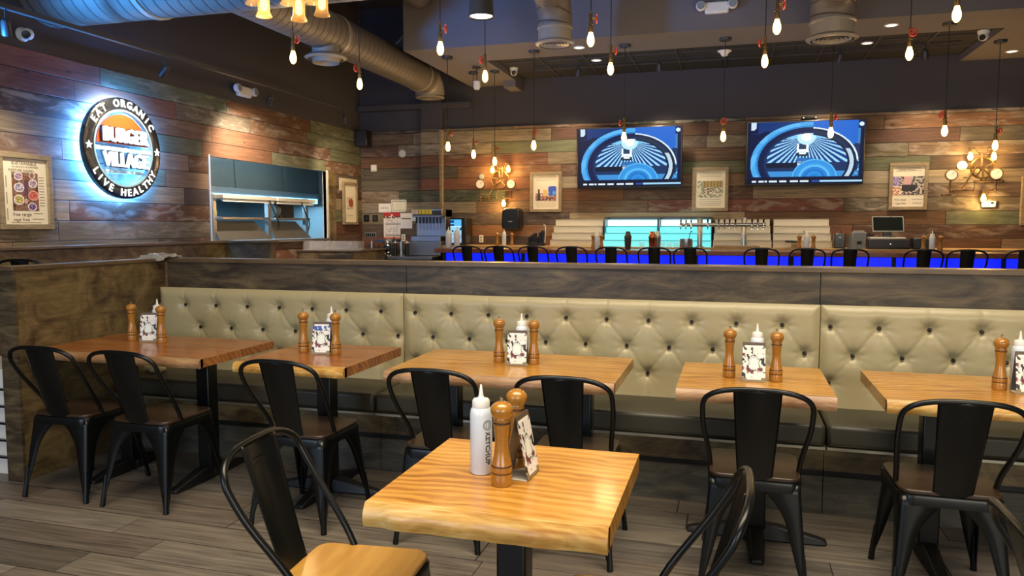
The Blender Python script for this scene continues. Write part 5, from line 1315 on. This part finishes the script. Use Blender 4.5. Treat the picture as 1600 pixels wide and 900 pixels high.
# recessed downlights and track lights
def recessed(px, py, z, lab, power):
    p = at(px, py, Z=z); t = thing('recessed_light', lab, 'ceiling light', (p.x, p.y, z), 0, 'round recessed ceiling lights')
    m = MB(); m.lathe([(.075, 0), (.075, -.006), (.058, -.008), (.055, -.002)], 24, cap=False); m.build('ring', M['white'], t)
    m = MB(); m.lathe([(.001, -.003), (.056, -.003)], 20, cap=False); m.build('lens', M['lamp_lens'], t)
    spot_light('recessed_spot', (p.x, p.y, z - .03), (p.x, p.y, 0), power, (1, .80, .55), 95, .8, .14)
for px, py, z, lab in ((905, 74, BZ, 'recessed light in the bulkhead right of the centre drop duct'), (1393, 39, BZ, 'recessed light in the bulkhead right of the right drop duct'), (1581, 80, BZ, 'recessed light in the bulkhead at the far right'), (932, 94, BZ + .09, 'recessed light in the tiled ceiling near the centre'), (1355, 67, BZ + .09, 'recessed light in the tiled ceiling near the right drop duct')):
    recessed(px, py, z, lab, 55)
def track(name, label, a, b, heads):
    A, B = Vector(a), Vector(b); t = thing(name, label, 'track light', (A + B) / 2); o = (A + B) / 2
    d = (B - A).normalized(); rotq = d.to_track_quat('X', 'Z').to_matrix().to_4x4()
    m = MB(); L = (B - A).length; m.box(-L / 2, -.022, -.018, L / 2, .022, .018, rotq); m.build('rail', M['dark_metal'], t)
    for (p, tg, power, col, lit) in heads:
        c = Vector(p) - o; v = (Vector(tg) - Vector(p)).normalized()
        q = Matrix.Translation(c) @ v.to_track_quat('Z', 'Y').to_matrix().to_4x4()
        m = MB(); m.lathe([(.02, -.07), (.034, -.05), (.036, .05), (.033, .05)], 18, q); h = m.build('lamp_head', M['dark_metal'], t)
        m = MB(); m.lathe([(.001, .046), (.032, .046)], 16, q, cap=False); m.build('lens', M['lamp_lens'], h)
        m = MB(); m.tube([c - v * .03, Vector((c.x, c.y, (0 if abs(c.y) > 9 else 0)))], .008, 6); m.build('stem', M['dark_metal'], h)
        if power: spot_light('track_spot', Vector(p) + v * .06, tg, power, col, lit, 1.0, .08)
    return t
XT = -5.30
z0 = 3.30
y0, y1 = at(0, 8, X=XT), at(545, 171, X=XT)
def onr(px): 
    # point of the rail above photo column px
    f = max(0, min(1, 0)); 
    lo_, hi = y0, y1
    for _ in range(30):
        mid = (lo_ + hi) / 2; d = mid - Vector((0, 0, EYE)); x = 800 + F_PX * d.dot(_rt) / d.dot(_fw)
        if x < px: lo_ = mid
        else: hi = mid
    return mid
hs = []
for px, drop, tgt, pw, col, an in ((8, .16, (XL, 5.2, 1.6), 150, (1, .85, .62), 60), (255, .17, (XL, 6.25, 2.25), 170, (1, .86, .62), 78), (420, .18, (XL, 8.4, 2.1), 300, (1, .8, .6), 105), (537, .17, (XL + .1, 10.9, 1.9), 120, (1, .78, .5), 80)):
    q = onr(px) - Vector((0, 0, drop)); hs.append((q, tgt, pw, col, an))
track('track_light', 'long black track with spot heads along the left plank wall', y0 - (y1 - y0) * .15, y1, hs)
hs = []
zt = BZ - .0
for px, tgtx, pw in ((903, -2.6, 150), (1030, -1.0, 140), (1312, 1.0, 150), (1446, 2.6, 160)):
    q = at(px, {903: 114, 1030: 105, 1312: 91, 1446: 86}[px], Y=10.75); hs.append((q, (tgtx, YB, 1.7), pw * 1.05, (1, .78, .52), 82))
rz = hs[0][0].z + .13
a, b = at(835, 100, Y=10.75), at(1500, 80, Y=10.75)
track('track_light', 'black track with small spot heads over the back bar', (a.x, 10.75, rz), (b.x, 10.75, rz), hs)

# ================================================================== ODDS AND ENDS
t = thing('plastic_bag', 'crumpled clear plastic bag lying over the booth wall corner', 'bag', (-3.86, 4.40, PT))
def bag(u, v):
    x = (u - .5) * .22; y = (v - .5) * .2
    n = mnoise.noise((x * 14, y * 14, 2)) * .018 + mnoise.noise((x * 34, y * 34, 5)) * .010
    e = max(0, 1 - max(abs(u - .5), abs(v - .5)) * 2)
    return (x + n * .5, y, .004 + .026 * e ** .5 + abs(n) - (max(0, -y - .075) * .9))
m = MB(); m.grid(bag, 36, 32); m.build('film', plain('hazy_plastic_film', 'A9A6A0', .15, coat=.5, var=.15, scale=40), t, ang=20)
t = thing('folded_cloth', 'small bunch of cream striped cloth on the bench under the far left table', 'cloth', (at(240, 577, Y=4.08).x, 4.10, .479))
for k in range(5):
    m = MB(); a = k * 1.25; m.ball((.045 * math.cos(a), .03 * math.sin(a), .022 + .012 * (k % 2)), .032, 10, .7); m.build('fold', plain('cream_cloth', 'A8956A', .8, var=.2, scale=60), t)
t = thing('white_cabinet', 'white slatted cabinet edge showing at the far left behind the end wall', 'cabinet', (-4.26, 3.55, 0))
m = MB(); m.box(-.2, -.24, 0, .24, .3, .62); m.build('body', M['white'], t, bevel=.004)
for z in (.1, .2, .3, .4, .5): m = MB(); m.box(-.21, -.26, z, .252, -.235, z + .012); m.build('slat', M['black_plastic'], t)
